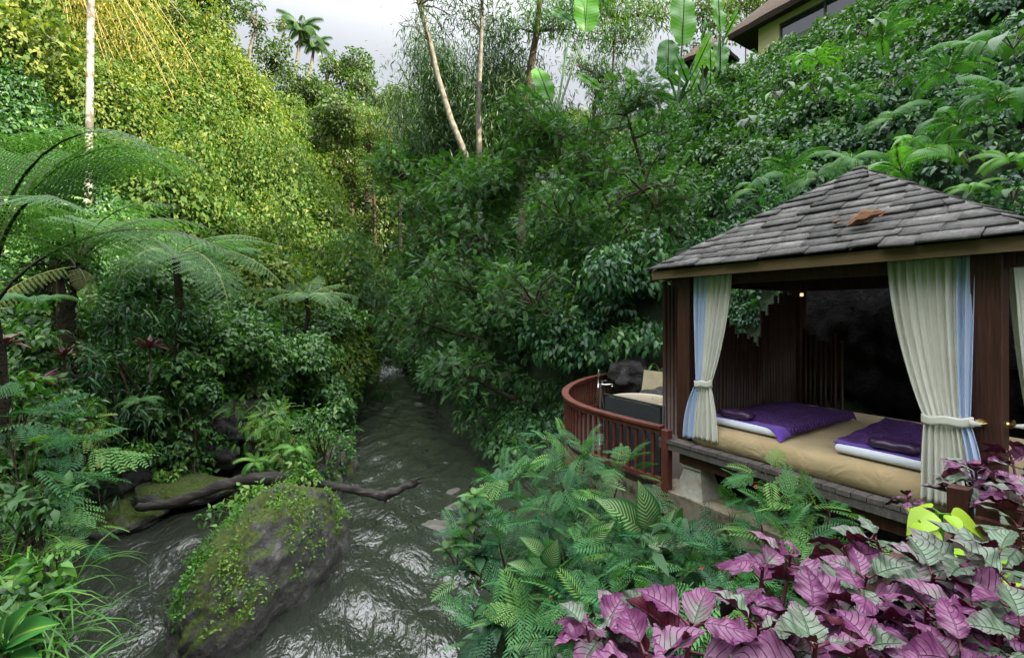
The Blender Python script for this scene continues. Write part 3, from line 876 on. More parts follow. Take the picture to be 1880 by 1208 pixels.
def driftwood():
    mb = MB()
    P = [at(252, 932, 8.9), at(300, 926, 8.95), at(345, 915, 9.05), at(400, 893, 9.2), at(450, 880, 9.35), at(520, 876, 9.4), at(580, 886, 9.3), at(640, 897, 9.2), at(690, 908, 9.1), at(706, 911, 9.05), at(735, 897, 9.05), at(768, 884, 9.0)]
    fine, rad = [], []
    rr = [.085, .095, .10, .11, .12, .12, .085, .075, .085, .10, .07, .05]
    for i in range(len(P) - 1):
        for k in range(4):
            t = k / 4
            fine.append(lerp(P[i], P[i + 1], t) + rng.normal(size=3) * .012); rad.append(lerp(rr[i], rr[i + 1], t) * random.uniform(.9, 1.1))
    fine.append(P[-1]); rad.append(.05)
    base = np.array([-5.0, 9.3, .6])
    mb.tube([p - base for p in fine], rad, 12, wob=.1)
    root = thing('driftwood_log', 'long dark driftwood log lying across the rocks behind the boulder', 'log', base)
    mb.build('trunk', M['driftwood'], root)
    MB().tube([P[9] - base, P[9] - base + np.array([.05, -.05, -.14])], [.05, .02], 7).build('snapped_branch', M['driftwood'], root)
    s = MB()
    q = P[11] - base
    s.tube([q + np.array([-.12, 0, .01]), q + np.array([.1, .02, .09])], [.05, .012], 6)
    s.tube([q + np.array([-.12, 0, -.01]), q + np.array([.12, -.03, .0])], [.05, .012], 6)
    s.build('splintered_end', M['driftwood'], root)
driftwood()

# ------------------------------------------------------------------ the pavilion (its own axes: x along the front, y to the back, z from the river)
S = 2.70            # post spacing
ZF = 2.61           # deck height
ZE = 4.74           # eave height
OV = .306           # eave overhang
def pavilion():
    root = thing('pavilion', 'small open wooden pavilion with a shingled pyramid roof over the massage bed', 'pavilion', (FL[0], FL[1], 0), GRZ)
    P = lambda mb, name, mat, par=root: mb.build(name, mat, par)
    # posts
    for (x, y) in ((0, 0), (S, 0), (0, S), (S, S)):
        mb = MB().rbox((x, y, (ZF + ZE) / 2 - .02), (.18, .18, ZE - ZF - .04), .008, 1, smooth=False)
        P(mb, 'post', M['darkwood'])
    # ring beams under the eaves
    for a, b_ in (((-.2, 0), (S + .2, 0)), ((-.2, S), (S + .2, S))):
        P(MB().box(((a[0] + b_[0]) / 2, a[1], 4.615), (b_[0] - a[0], .09, .15)), 'beam', M['darkwood'])
    for x in (0, S):
        P(MB().box((x, S / 2, 4.612), (.09, S - .094, .145)), 'beam', M['darkwood'])
    # deck of planks running front to back, their ends showing along the front edge
    mb = MB()
    x0, x1, y0, y1 = -.24, 2.95, -.26, 2.86
    n = 27
    for i in range(n):
        a = lerp(x0, x1, i / n); w = (x1 - x0) / n
        mb.box((a + w / 2, (y0 + y1) / 2 + random.uniform(-.006, .006), ZF - .022 + random.uniform(-.003, .003)), (w - .006, y1 - y0, .044))
    P(mb, 'deck', M['greywood'])
    mb = MB().box(((x0 + x1) / 2, y0 + .035, ZF - .088), (x1 - x0, .05, .08))
    mb.box((x0 + .035, (y0 + y1) / 2 + .06, ZF - .088), (.05, y1 - y0 - .13, .08))
    P(mb, 'deck_edge', M['greywood'])
    mb = MB().box(((x0 + x1) / 2 + .1, y0 + .12, ZF - .19), (x1 - x0 - .3, .06, .16))
    for y in (.6, 1.5, 2.4): mb.box(((x0 + x1) / 2, y, ZF - .19), (x1 - x0 - .3, .08, .14))
    P(mb, 'joist', M['darkwood'])
    # footing: cast stone pedestal, stub post
    for (x, y) in ((.17, -.02), (S - .1, -.02), (.17, S - .1), (S - .1, S - .1)):
        mb = MB().box((x, y, 2.13), (.40, .40, .34), taper=.56)
        mb.box((x, y, 2.32), (.27, .27, .045)); mb.box((x, y, 2.355), (.21, .21, .03))
        ft = P(mb, 'footing', M['footstone'])
        P(MB().box((x, y, 2.425), (.13, .13, .11)), 'stub_post', M['fascia'], ft)
    # ground beams of concrete carrying the footings
    mb = MB()
    mb.box((1.25, -.02, 1.80), (3.2, .46, .32), jit=.012)
    mb.box((1.25, S - .1, 1.80), (3.2, .46, .32), jit=.012)
    P(mb, 'ground_beam', M['concrete'])
    for x in (.28, 2.3):
        for y in (.05, S - .1): P(MB().box((x, y, 1.28), (.22, .30, .71), taper=1.05, jit=.01), 'pier', M['concrete'])
    # roof
    ap = np.array([S / 2, S / 2, 5.86])
    lo = [np.array(p) for p in ((-OV, -OV, ZE), (S + OV, -OV, ZE), (S + OV, S + OV, ZE), (-OV, S + OV, ZE))]
    roof = MB()
    inn = [p + np.array([0, 0, .012]) for p in lo]
    roof.add([*inn, ap - np.array([0, 0, .03])], [(0, 1, 4), (1, 2, 4), (2, 3, 4), (3, 0, 4)])
    ceil = [p * np.array([1, 1, 0]) + np.array([0, 0, ZE - .015]) for p in [np.array(((c[0] - S / 2) * .93 + S / 2, (c[1] - S / 2) * .93 + S / 2, 0)) for c in lo]]
    roof.add([*ceil, ap - np.array([0, 0, .16])], [(1, 0, 4), (2, 1, 4), (3, 2, 4), (0, 3, 4)])
    rf = P(roof, 'roof', M['brownwood'])
    for k in range(4):
        a, b_ = lo[k], lo[(k + 1) % 4]
        m_ = (a + b_) / 2; d = unit(b_ - a)
        out = np.array([d[1], -d[0], 0])
        Lh = np.linalg.norm(b_ - a) / 2
        mb = MB()
        vs_ = []
        for t, o_, z in ((-1, .0, 0), (1, .0, 0), (1, 0, -.105), (-1, 0, -.105)):
            vs_.append(m_ + d * t * Lh + np.array([0, 0, z - .004]))
        inset = [p - out * .035 - d * s_ * .035 for p, s_ in zip(vs_, (-1, 1, 1, -1))]
        mb.add([*vs_, *inset], [(3, 2, 1, 0), (4, 5, 6, 7), (0, 1, 5, 4), (2, 3, 7, 6)])
        P(mb, 'fascia', M['fascia'], rf)
    # shingles, course by course on the four faces
    cl = Cloud()
    courses = 13
    box_q = [(0, 1, 2, 3), (7, 6, 5, 4), (0, 4, 5, 1), (1, 5, 6, 2), (2, 6, 7, 3), (3, 7, 4, 0)]
    for k in range(4):
        a, b_ = lo[k], lo[(k + 1) % 4]
        m_ = (a + b_) / 2
        d = unit(b_ - a); Lh = np.linalg.norm(b_ - a) / 2
        up_ = ap - m_; sl = np.linalg.norm(up_); up_ = up_ / sl
        nr = np.cross(d, up_)
        if nr[2] < 0: nr = -nr
        for c in range(courses):
            t0 = c / courses
            y = t0 * sl - .05
            ex = sl / courses
            half = Lh * (1 - max(t0 - .01, 0)) + .02
            x = -half - random.uniform(0, .12)
            while x < half:
                w = random.uniform(.20, .48)
                xa, xb = max(x + .004, -half), min(x + w - .004, half)
                x += w
                if xb - xa < .03: continue
                y0_ = y + random.uniform(-.022, .022); y1_ = min(y + ex * 2.0, sl + .03)
                th = random.uniform(.018, .026); lift = random.uniform(.030, .052)
                skew = random.uniform(-.012, .012)
                top_half = max(Lh * (1 - (y1_ / sl)) + .01, .004)
                xa1, xb1 = np.clip(xa, -top_half, top_half), np.clip(xb, -top_half, top_half)
                if xb1 - xa1 < .004: xb1 = xa1 + .004
                pts = []
                for (xx, yy, hh) in ((xa, y0_, lift), (xb, y0_ + skew, lift + random.uniform(-.006, .006)), (xb1, y1_, .008), (xa1, y1_, .008)):
                    pts.append(m_ + d * xx + up_ * yy + nr * hh)
                V8 = [*pts, *[p + nr * th for p in pts]]
                Q8 = [(3, 2, 1, 0), (4, 5, 6, 7), (0, 1, 5, 4), (1, 2, 6, 5), (2, 3, 7, 6), (3, 0, 4, 7)]
                cl.raw(proto(V8, Q8), random.random())
    o = cl.build('shingles', M['shingle'], rf)
    # ridge caps along the four hips
    mb = MB()
    P(MB().rbox(ap + np.array([0, 0, .030]), (.13, .13, .045), .02, 2), 'roof_cap', M['greywood'], rf)
    # lamp at the head of the rear post
    lm, nt, b = newmat('lamp_glow')
    b.inputs['Base Color'].default_value = (.9, .8, .6, 1)
    b.inputs['Emission Color'].default_value = (1, .8, .5, 1); b.inputs['Emission Strength'].default_value = .3
    P(MB().lathe([(.0, 0), (.022, 0), (.026, .03), (.02, .05), (0, .05)], (.12, S - .12, 4.46), 12), 'lamp', lm)
    # walls of dark bamboo poles, tops cut at stepped heights
    mb = MB()
    y = .14
    while y < S - .12:
        h = 3.98 + .22 * math.sin(y * 3.1) + random.uniform(-.08, .1) + (.35 if y > 1.7 else 0) + (.55 if y < .5 else 0)
        r = random.uniform(.027, .037)
        mb.tube([(random.uniform(-.012, .012), y, ZF - .0), (random.uniform(-.012, .012), y, h)], [r, r * .95], 9)
        y += r * 2 + .004
    P(mb, 'pole_screen', M['bamboo_pole'])
    mb = MB()
    x = .12
    while x < .62:
        r = random.uniform(.022, .034)
        mb.tube([(x, S + random.uniform(-.01, .01), ZF), (x, S, 3.85 + random.uniform(-.12, .12))], [r, r], 9)
        x += r * 2 + random.choice((.004, .03, .004))
    P(mb, 'pole_screen', M['bamboo_pole'])
    mb = MB()
    x = -.40
    while x < -.10:
        r = random.uniform(.026, .034)
        mb.tube([(x, .06 + random.uniform(-.008, .008), 2.56), (x, .06, 4.60 + random.uniform(-.05, .06))], [r, r], 9)
        x += r * 2 + .003
    P(mb, 'pole_screen', M['bamboo_pole'])
    # brass curtain holdbacks on the front post
    for (x, y, ax) in ((S - .02, -.13, 0), (S + .13, .02, 1)):
        mb = MB()
        z = 3.36
        dirv = np.array([0, -1, 0]) if ax == 0 else np.array([1, 0, 0])
        side = np.array([1, 0, 0]) if ax == 0 else np.array([0, 1, 0])
        c = np.array([x, y, z]) + dirv * -.04
        mb.tube([c, c + dirv * .03], [.022, .022], 12)
        c2 = c + dirv * .035
        for an in (20, 50, 75, 90, 105, 130, 160):
            q = side * math.cos(R(an)) + np.array([0, 0, math.sin(R(an))])
            mb.tube([c2, c2 + q * .03, c2 + q * .045], [.006, .010, .003], 6)
        P(mb, 'curtain_hook', M['brass'])
    return root
PAV = pavilion()

def inpav(o):
    o.location = (FL[0], FL[1], 0); o.rotation_euler = (0, 0, GRZ)
    return o

# bed, pads, pillows: each rests on the one below, so each is a thing
def bed():
    mb = MB()
    x0, x1, y0, y1, z0, z1 = .10, 2.62, -.155, 2.42, ZF + .004, ZF + .235
    nx, ny, ro = 60, 60, .085
    # one closed cushion: profile swept so that the edges roll over
    prof = [(ro * .5, z0), (.012, z0 + .035), (0, z0 + .09), (.006, z1 - .07), (.03, z1 - .025), (.075, z1 - .003), (.14, z1)]
    rings = []
    def ring(ins, z):
        pts = []
        cr = .10
        X0, X1, Y0, Y1 = x0 + ins, x1 - ins, y0 + ins, y1 - ins
        seq = []
        for i in range(40): seq.append((lerp(X0, X1, i / 40), Y0))
        for i in range(40): seq.append((X1, lerp(Y0, Y1, i / 40)))
        for i in range(40): seq.append((lerp(X1, X0, i / 40), Y1))
        for i in range(40): seq.append((X0, lerp(Y1, Y0, i / 40)))
        for (x, y) in seq:
            dx = max(0, cr - min(x - X0, X1 - x)); dy = max(0, cr - min(y - Y0, Y1 - y))
            k = 0
            if dx > 0 and dy > 0:
                cx = X0 + cr if x - X0 < X1 - x else X1 - cr; cyy = Y0 + cr if y - Y0 < Y1 - y else Y1 - cr
                v = np.array([x - cx, y - cyy]); ln = np.linalg.norm(v)
                if ln > cr: v *= cr / ln
                x, y = cx + v[0], cyy + v[1]
            w = .010 * math.sin(x * 9 + y * 7) * math.sin(x * 4.1 - y * 5) if z < z1 - .02 and z > z0 + .02 else 0
            pts.append((x, y, z + w))
        return pts
    rings = [ring(i_, z_) for i_, z_ in prof] + [ring(lerp(.14, 1.2, t), z1 + .006 * math.sin(t * 9)) for t in (.15, .4, .7, 1)]
    n = len(rings[0])
    vs_ = [p for r_ in rings for p in r_]
    fs_ = [(i * n + k, i * n + (k + 1) % n, (i + 1) * n + (k + 1) % n, (i + 1) * n + k) for i in range(len(rings) - 1) for k in range(n)]
    fs_.append(tuple((len(rings) - 1) * n + k for k in range(n)))
    mb.add(vs_, fs_, 0, True)
    o = inpav(mb.build('mattress', M['sheet']))
    tag(o, 'wide tan covered mattress filling the floor of the pavilion', 'mattress')
bed()

ZM = ZF + .243
def pad(x0, x1, y0, y1, skew, label):
    root = thing('massage_pad', label, 'pad', G((x0 + x1) / 2, (y0 + y1) / 2, ZM), GRZ, group='massage pads on the tan mattress')
    w, l = x1 - x0, y1 - y0
    shear = lambda x, y: x + skew * (y / l)
    mb = MB().rbox((0, 0, .055), (w - .05, l - .04, .085), .036, 4)
    mb.v = [(shear(x, y), y, z) for x, y, z in mb.v]
    mb.build('pad', M['padwhite'], root)
    def sheet(ya, yb, zt, over, mi_n, drop, thick, front=False):
        nx, ny = 40, max(8, int((yb - ya) / .035))
        rows = []
        hw = w / 2
        for j in range(ny + 1):
            y = lerp(ya, yb, j / ny)
            row = []
            for i in range(nx + 1):
                s = lerp(-1.0, 1.0, i / nx) * (hw + drop)
                ex = max(0, abs(s) - (hw - .03))
                x = math.copysign(min(abs(s), hw - .03) + .036 * math.sin(min(ex / .05, 1.57)), s)
                z = zt - max(0, ex - .02) * 1.0 + .006 * math.sin(y * 13 + s * 5) + .004 * math.sin(s * 22)
                if front:
                    q = max(0, (ya + .05) - y) / .05
                    z -= .022 * q * q
                qb = max(0, y - (l / 2 - .06)) / .06
                z -= .05 * qb * qb
                row.append((shear(x, y), y, max(z, .003)))
            rows.append(row)
        mb_ = MB().grid(rows)
        return mb_
    mb = sheet(-l / 2 + .16, l / 2 + .015, .112, 0, 0, .065, .01)
    o = mb.build('knitted_cover', M['knit'], root)
    sm = o.modifiers.new('thickness', 'SOLIDIFY'); sm.thickness = .014; sm.offset = -1
    # plain strip in front, its near corner pulled over the edge
    nx, ny = 30, 10
    rows = []
    for j in range(ny + 1):
        row = []
        for i in range(nx + 1):
            t = i / nx
            s = lerp(-w / 2 + .02, w / 2 + .01, t)
            pull = .10 * max(0, (t - .72) / .28) ** 1.5
            y = lerp(-l / 2 + .035 + .045 * math.sin(math.pi * t) * (1 - t) - pull, -l / 2 + .18, j / ny)
            dn = max(0, -l / 2 + .03 - y)
            z = .108 + .003 * math.sin(s * 25) - dn * 1.0 - .075 * max(0, (t - .93) / .07) * (1 - 0 * j / ny)
            row.append((shear(s, y), y, max(z, .008)))
        rows.append(row)
    o = MB().grid(rows).build('plain_cover', M['purpleflat'], root)
    sm = o.modifiers.new('thickness', 'SOLIDIFY'); sm.thickness = .008; sm.offset = -1
    return root
pad(.30, 1.16, .0, 1.76, -.02, 'purple knitted massage pad beside the pole wall, seen whole')
pad(1.55, 2.42, -.02, 1.70, -.14, 'purple knitted massage pad half hidden by the wide tied curtain')
def pillow(u, v, rz, label):
    mb = MB()
    n, mseg = 26, 18
    rings = []
    for i in range(n + 1):
        t = -1 + 2 * i / n
        rr = (1 - abs(t) ** 5.0) ** .5
        ring = []
        for k in range(mseg):
            a = 2 * math.pi * k / mseg
            ca, sa = math.cos(a), math.sin(a)
            se = lambda q, e: math.copysign(abs(q) ** e, q)
            wob = 1 + .05 * math.sin(t * 9 + a * 2) + .03 * math.sin(a * 5 + t * 4)
            ring.append((t * .20, .085 * rr * se(ca, .8) * wob, .052 * rr * se(sa, .9) * wob))
        rings.append(ring)
    vs_ = [p for r_ in rings for p in r_]
    fs_ = [(i * mseg + k, i * mseg + (k + 1) % mseg, (i + 1) * mseg + (k + 1) % mseg, (i + 1) * mseg + k) for i in range(n) for k in range(mseg)]
    mb.add(vs_, fs_, 0, True)
    o = mb.build('eye_pillow', M['satin'], None, G(u, v, ZM + .112 + .048))
    o.rotation_euler = (0, 0, GRZ + rz)
    tag(o, label, 'pillow', 'plum satin pillows on the pads')
pillow(.58, .13, R(4), 'plum satin pillow lying on the whole purple pad by the pole wall')
pillow(2.08, .12, R(2), 'plum satin pillow on the purple pad partly behind the wide curtain')

def curtain(label, A, B, T, W_t, BA, BB, z_top, z_tie, z_bot, out, nf, lin, tie_to, amp=.035, bell=.0):
    """A..B top edge (u, v), T tie centre, BA..BB bottom edge; out = outward normal in plan"""
    root = inpav(thing('curtain', label, 'curtain', group='white curtains tied back to the posts'))
    A, B, T, BA, BB, out = [np.array(p, float) for p in (A, B, T, BA, BB, out)]
    d = unit(B - A)
    def pt(s, t, off=0.0):
        z = lerp(z_top, z_bot, t)
        tt = (z_top - z_tie) / (z_top - z_bot)
        if t < tt:
            k = t / tt; e = 1 - (1 - k ** 1.55) ** .9 if k < 1 else 1
            top = lerp(A, B, s); tie = T + d * (s - .5) * W_t
            p = lerp(top, tie, e); am = amp * lerp(1, .55, k) * lerp(.45, 1, min(1, k * 4))
        else:
            k = (t - tt) / (1 - tt); e = 1 - (1 - k) ** 2.2
            tie = T + d * (s - .5) * W_t; bot = lerp(BA, BB, s)
            p = lerp(tie, bot, e); am = amp * lerp(.55, 1.15, k)
        ph = 2 * math.pi * nf * s + .5 * math.sin(t * 4 + s * 6)
        f = math.sin(ph) * (.75 + .35 * math.sin(s * 9 + 1)) + .25 * math.sin(2.3 * ph + 1 + t * 3)
        p = p + out * (am * f + off) + d * (.25 * am * math.cos(ph) * (1 - abs(2 * s - 1)))
        return (p[0], p[1], z)
    ns, nt_ = 110, 60
    def sheet(s0, s1, off, mat, name, zb=0.0):
        rows = [[pt(lerp(s0, s1, i / ns), j / nt_ * (1 - zb), off) for i in range(ns + 1)] for j in range(nt_ + 1)]
        o = MB().grid(rows).build(name, mat, root)
        sm = o.modifiers.new('thickness', 'SOLIDIFY'); sm.thickness = .004; sm.offset = 0
        return o
    s0, s1 = lin
    if s0 < .5: sheet(s1, 1, 0, M['cream'], 'cloth', .012)
    else: sheet(0, s0, 0, M['cream'], 'cloth', .012)
    sheet(s0, s1, -.006, M['lining'], 'lining')
    # tieback band: an ellipse round the gathers, its tail to the hook
    mb = MB()
    n = 36
    band = []
    for zz in (-.036, -.018, 0, .018, .036):
        row = []
        for k in range(n + 1):
            a = 2 * math.pi * k / n
            p = T + d * math.cos(a) * (W_t * .5 + .020) + out * math.sin(a) * (amp * .8 + .03)
            row.append((p[0], p[1], z_tie + zz + .014 * math.cos(a) + .006 * math.sin(a * 5)))
        band.append(row)
    mb.grid(band)
    if tie_to is not None:
        e = np.array(tie_to[:2]); s_ = T + d * (W_t * .5) * math.copysign(1, (e - T) @ d) + out * .03
        rows = []
        for zz in (-.030, 0, .030):
            rows.append([tuple(np.append(lerp(s_, e, k / 8), lerp(z_tie + .01, tie_to[2], k / 8) + zz * lerp(1, .35, k / 8))) for k in range(9)])
        mb.grid(rows)
    o = mb.build('tieback', M['cream'], root)
    sm = o.modifiers.new('thickness', 'SOLIDIFY'); sm.thickness = .008; sm.offset = 1
    return root
curtain('narrow tied curtain at the pole wall corner, the slimmest seen whole', (.16, -.095), (.66, -.095), (.33, -.15), .20, (.06, -.17), (.53, -.17), ZE - .085, 3.36, 2.675, (0, -1), 7, (0, .36), None, .022)
curtain('wide tied curtain in front of the bed hooked to the near post', (2.10, -.095), (2.64, -.095), (2.50, -.17), .27, (2.35, -.20), (2.73, -.20), ZE - .085, 3.36, 2.675, (0, -1), 9, (.78, 1), (S - .02, -.13, 3.36), .026)
curtain('curtain on the far side of the near post cut off by the picture edge', (S + .10, .10), (S + .10, .80), (S + .15, .52), .26, (S + .16, .20), (S + .16, .82), ZE - .085, 3.30, 2.675, (1, 0), 9, (.8, 1), (S + .13, .02, 3.36), .026)

# large dry leaf on the shingles
def dry_leaf(px, py, size, rz, label, flip=1.0):
    # where the line of sight meets the front roof face
    d = at(px, py, 1.0) - np.array([0, 0, EYE])
    a0 = np.array([*G(-OV, -OV)[:2], ZE]); ap = np.array([*G(S / 2, S / 2)[:2], 5.86]); b0 = np.array([*G(S + OV, -OV)[:2], ZE])
    n = unit(np.cross(b0 - a0, ap - a0)); n = n if n[2] > 0 else -n
    t = ((a0 - np.array([0, 0, EYE])) @ n) / (d @ n)
    p = np.array([0, 0, EYE]) + d * t + n * .085
    g = P_gridleaf(16, 8, .30, .42, -.22 * flip, .8, .10, .02)
    X, Y, Z = frames(np.array([[math.cos(rz) * U[0], math.cos(rz) * U[1], 0]]) + math.sin(rz) * unit(ap - (a0 + b0) / 2)[None], n[None])
    V_, Q_, M_, L_ = place(g, np.zeros((1, 3)), Y, Z, [size])
    o = Cloud().raw((V_, Q_, M_, L_)).build('dry_leaf', M['dead'], None, p, smooth=True)
    sm = o.modifiers.new('thickness', 'SOLIDIFY'); sm.thickness = .004
    tag(o, label, 'leaf')
dry_leaf(1558, 432, .30, R(14), 'large curled brown dry leaf lying on the shingle roof')
dry_leaf(1618, 414, .09, R(60), 'small rust brown scrap of leaf above the large dry leaf')
dry_leaf(1532, 424, .08, R(10), 'tiny brown leaf crumb before the large dry leaf')

# ------------------------------------------------------------------ tub deck with curved railing
RAILP = np.array([(1.93, 5.86), (1.66, 6.22), (1.40, 6.62), (1.17, 7.05), (1.02, 7.45), (.95, 7.9), (.97, 8.4), (1.08, 8.95), (1.30, 9.55), (1.62, 10.15), (2.02, 10.7), (2.45, 11.15)])
ZD, ZR = 1.96, 2.75
def resample(P, step):
    P = np.asarray(P, float)
    # smooth first
    for _ in range(2):
        Q_ = [P[0]]
        for i in range(len(P) - 1):
            Q_ += [lerp(P[i], P[i + 1], .25), lerp(P[i], P[i + 1], .75)]
        P = np.array(Q_ + [P[-1]])
    L = np.concatenate([[0], np.cumsum(np.linalg.norm(np.diff(P, axis=0), axis=1))])
    s = np.arange(0, L[-1], step)
    return np.stack([np.interp(s, L, P[:, 0]), np.interp(s, L, P[:, 1])], 1)
def railing():
    root = thing('railing', 'curved red timber railing round the bathtub deck', 'railing', (RAILP[0][0], RAILP[0][1], ZD))
    b0 = np.array([RAILP[0][0], RAILP[0][1], ZD])
    C_ = resample(RAILP, .07)
    T = unit(np.gradient(C_, axis=0)); N = np.stack([T[:, 1], -T[:, 0]], 1)
    def sweep(w, z0, z1, name, mat):
        rows = []
        for (o_, z) in ((-w, z0), (w, z0), (w, z1), (-w, z1), (-w, z0)):
            rows.append([(C_[i, 0] + N[i, 0] * o_ - b0[0], C_[i, 1] + N[i, 1] * o_ - b0[1], z - b0[2]) for i in range(len(C_))])
        mb = MB().grid(rows, smooth=False)
        k = len(C_)
        mb.f.append((0, k, 2 * k, 3 * k)); mb.m.append(0); mb.s.append(False)
        mb.f.append((k - 1, 4 * k - 1, 3 * k - 1, 2 * k - 1)); mb.m.append(0); mb.s.append(False)
        mb.build(name, mat, root)
    sweep(.062, ZR - .035, ZR, 'handrail', M['railwood'])
    sweep(.035, ZR - .10, ZR - .037, 'top_rail', M['railwood'])
    sweep(.035, ZD + .06, ZD + .12, 'bottom_rail', M['railwood'])
    D_ = resample(RAILP, .135)
    Td = unit(np.gradient(D_, axis=0))
    for i in range(1, len(D_)):
        an = math.atan2(Td[i, 1], Td[i, 0])
        mb = MB().box((0, 0, 0), (.042, .030, ZR - .10 - ZD - .12), rot=Matrix.Rotation(an, 3, 'Z'))
        mb.build('baluster', M['railwood'], root, (D_[i, 0] - b0[0], D_[i, 1] - b0[1], (ZR - .10 + ZD + .12) / 2 - b0[2]))
    mb = MB().rbox((0, 0, .33), (.105, .105, .86), .008, 1, rz=GRZ, smooth=False)
    mb.box((0, 0, -.12), (.17, .17, .03), rot=Matrix.Rotation(GRZ, 3, 'Z'))
    mb.build('end_post', M['railwood'], root, (.04, -.06, 0))
railing()
def tub_deck():
    C_ = resample(RAILP, .12)
    back = [(4.2, 9.7), (4.6, 7.6), (3.8, 8.2), (2.05, 6.05)]
    pts = [tuple(p) for p in C_] + [(3.6, 10.2), (4.35, 8.6), (4.3, 7.3), (2.2, 6.05)]
    root = thing('tub_deck', 'curved timber deck carrying the bathtub behind the railing', 'deck', (2, 8, ZD))
    mb = MB()
    n = len(pts)
    vs_ = [(x - 2, y - 8, z) for z in (-.05, 0) for (x, y) in pts]
    mb.add(vs_, [tuple(range(n - 1, -1, -1)), tuple(range(n, 2 * n))] + [(i, (i + 1) % n, n + (i + 1) % n, n + i) for i in range(n)])
    mb.build('floor', M['brownwood'], root)
    mb = MB()
    m_ = len(C_)
    vs_ = [(x - 2, y - 8, z) for z in (-.42, -.052) for (x, y) in C_]
    mb.add(vs_, [(i, i + 1, m_ + i + 1, m_ + i) for i in range(m_ - 1)])
    o = mb.build('edge_beam', M['concrete'], root)
    sm = o.modifiers.new('thickness', 'SOLIDIFY'); sm.thickness = .12; sm.offset = 1
    for p in ((1.2, 7.6), (1.6, 9.9), (1.9, 6.5)):
        MB().tube([(p[0] - 2 + .2, p[1] - 8, -1.9), (p[0] - 2 + .2, p[1] - 8, -.05)], .11, 10).build('pier', M['concrete'], root)
tub_deck()
def wicker_screen():
    A, B_ = np.array([2.03, 6.12]), np.array([1.44, 7.06])
    d = B_ - A; L = np.linalg.norm(d); an = math.atan2(d[1], d[0])
    root = thing('wicker_screen', 'black woven wicker screen standing inside the curved railing', 'screen', (*((A + B_) / 2), ZD), an)
    MB().box((0, 0, .50), (L - .06, .045, .92)).build('woven_panel', M['wicker'], root)
    mb = MB()
    mb.tube([(-L / 2, 0, .0), (-L / 2, 0, .985), (L / 2, 0, .985), (L / 2, 0, 0)], .022, 8)
    m_ = newmat('black_frame')[0]; b = m_.node_tree.nodes['Principled BSDF']; b.inputs['Base Color'].default_value = (.015, .02, .02, 1); b.inputs['Roughness'].default_value = .45
    mb.build('frame', m_, root)
wicker_screen()
def bathtub():
    root = thing('bathtub', 'round cream bathtub on the deck behind the wicker screen', 'bathtub', (2.42, 8.55, ZD))
    MB().lathe([(.0, .0), (.44, 0), (.54, .35), (.60, .60), (.605, .635), (.56, .645), (.53, .62), (.50, .5), (.40, .16), (0, .12)], (0, 0, 0), 40).build('basin', M['tub'], root)
    wm, nt, b = newmat('still_water'); b.inputs['Base Color'].default_value = (.25, .24, .18, 1); b.inputs['Roughness'].default_value = .05
    MB().lathe([(0, .48), (.498, .48)], (0, 0, 0), 40).build('bath_water', wm, root)
bathtub()
def faucet():
    root = thing('bath_tap', 'tall freestanding chrome bath tap with a hanging hose by the railing', 'tap', (1.50, 7.75, ZD))
    MB().tube([(0, 0, 0), (0, 0, 1.03)], .016, 10).build('riser', M['chrome'], root)
    mb = MB(); mb.tube([(-.02, 0, 1.02), (.20, -.02, 1.03)], .013, 8); mb.tube([(.20, -.02, 1.035), (.20, -.02, 1.0)], .014, 8)
    mb.box((.06, -.01, 1.09), (.11, .022, .016)); mb.tube([(.04, 0, 1.03), (.04, 0, 1.09)], .014, 8)
    mb.build('spout', M['chrome'], root)
    MB().tube([(-.03, 0, .98), (-.03, 0, 1.28)], [.011, .013], 8).build('hand_shower', M['chrome'], root)
    pts = [(-.03, 0, .98), (-.05, -.01, .75), (-.07, -.01, .50), (-.05, -.01, .36), (.0, -.01, .30), (.07, -.01, .34), (.075, -.01, .5), (.03, -.01, .8), (.01, 0, .98)]
    MB().tube(pts, .008, 7).build('hose', M['chrome'], root)
faucet()
o = MB().box((0, 0, 0), (.72, .13, .46), rot=Matrix.Rotation(R(-18), 3, 'Z') @ Matrix.Rotation(R(-14), 3, 'X') @ Matrix.Rotation(R(6), 3, 'Y'), jit=.025).build('stone_slab', M['slab'], None, at(1212, 703, 9.6))
tag(o, 'beige stone slab leaning on the dark rock face behind the bathtub', 'stone')
for k, (p, Y, r_, lb) in enumerate([((1160, 690), 10.6, .55, 'dark wet rock in the bank between the tap and the beige slab'), ((1215, 740), 9.3, .45, 'dark rubble rock below the beige slab')]):
    rock('rock', lb, at(*p, Y), (r_, r_ * .8, r_ * .75), 40 + k * 3.3, M['wetrock'], sub=4, rough=.35)
# rock face behind the pavilion
for k, (u_, v_, z_, r_, lb) in enumerate([(.6, 4.0, 3.6, (1.5, .8, 1.7), 'shade coloured rock face behind the pole wall of the pavilion'), (2.4, 4.0, 3.5, (1.5, .8, 1.6), 'shadowed rock face straight behind the bed'), (4.2, 4.0, 3.2, (1.5, .9, 1.4), 'dark rock face behind the near corner of the bed')]):
    rock('boulder', lb, G(u_, v_, z_), r_, 21 + k * 7.7, M['shaded_rock'], rz=GRZ, sub=5, rough=.4, cat='rock')

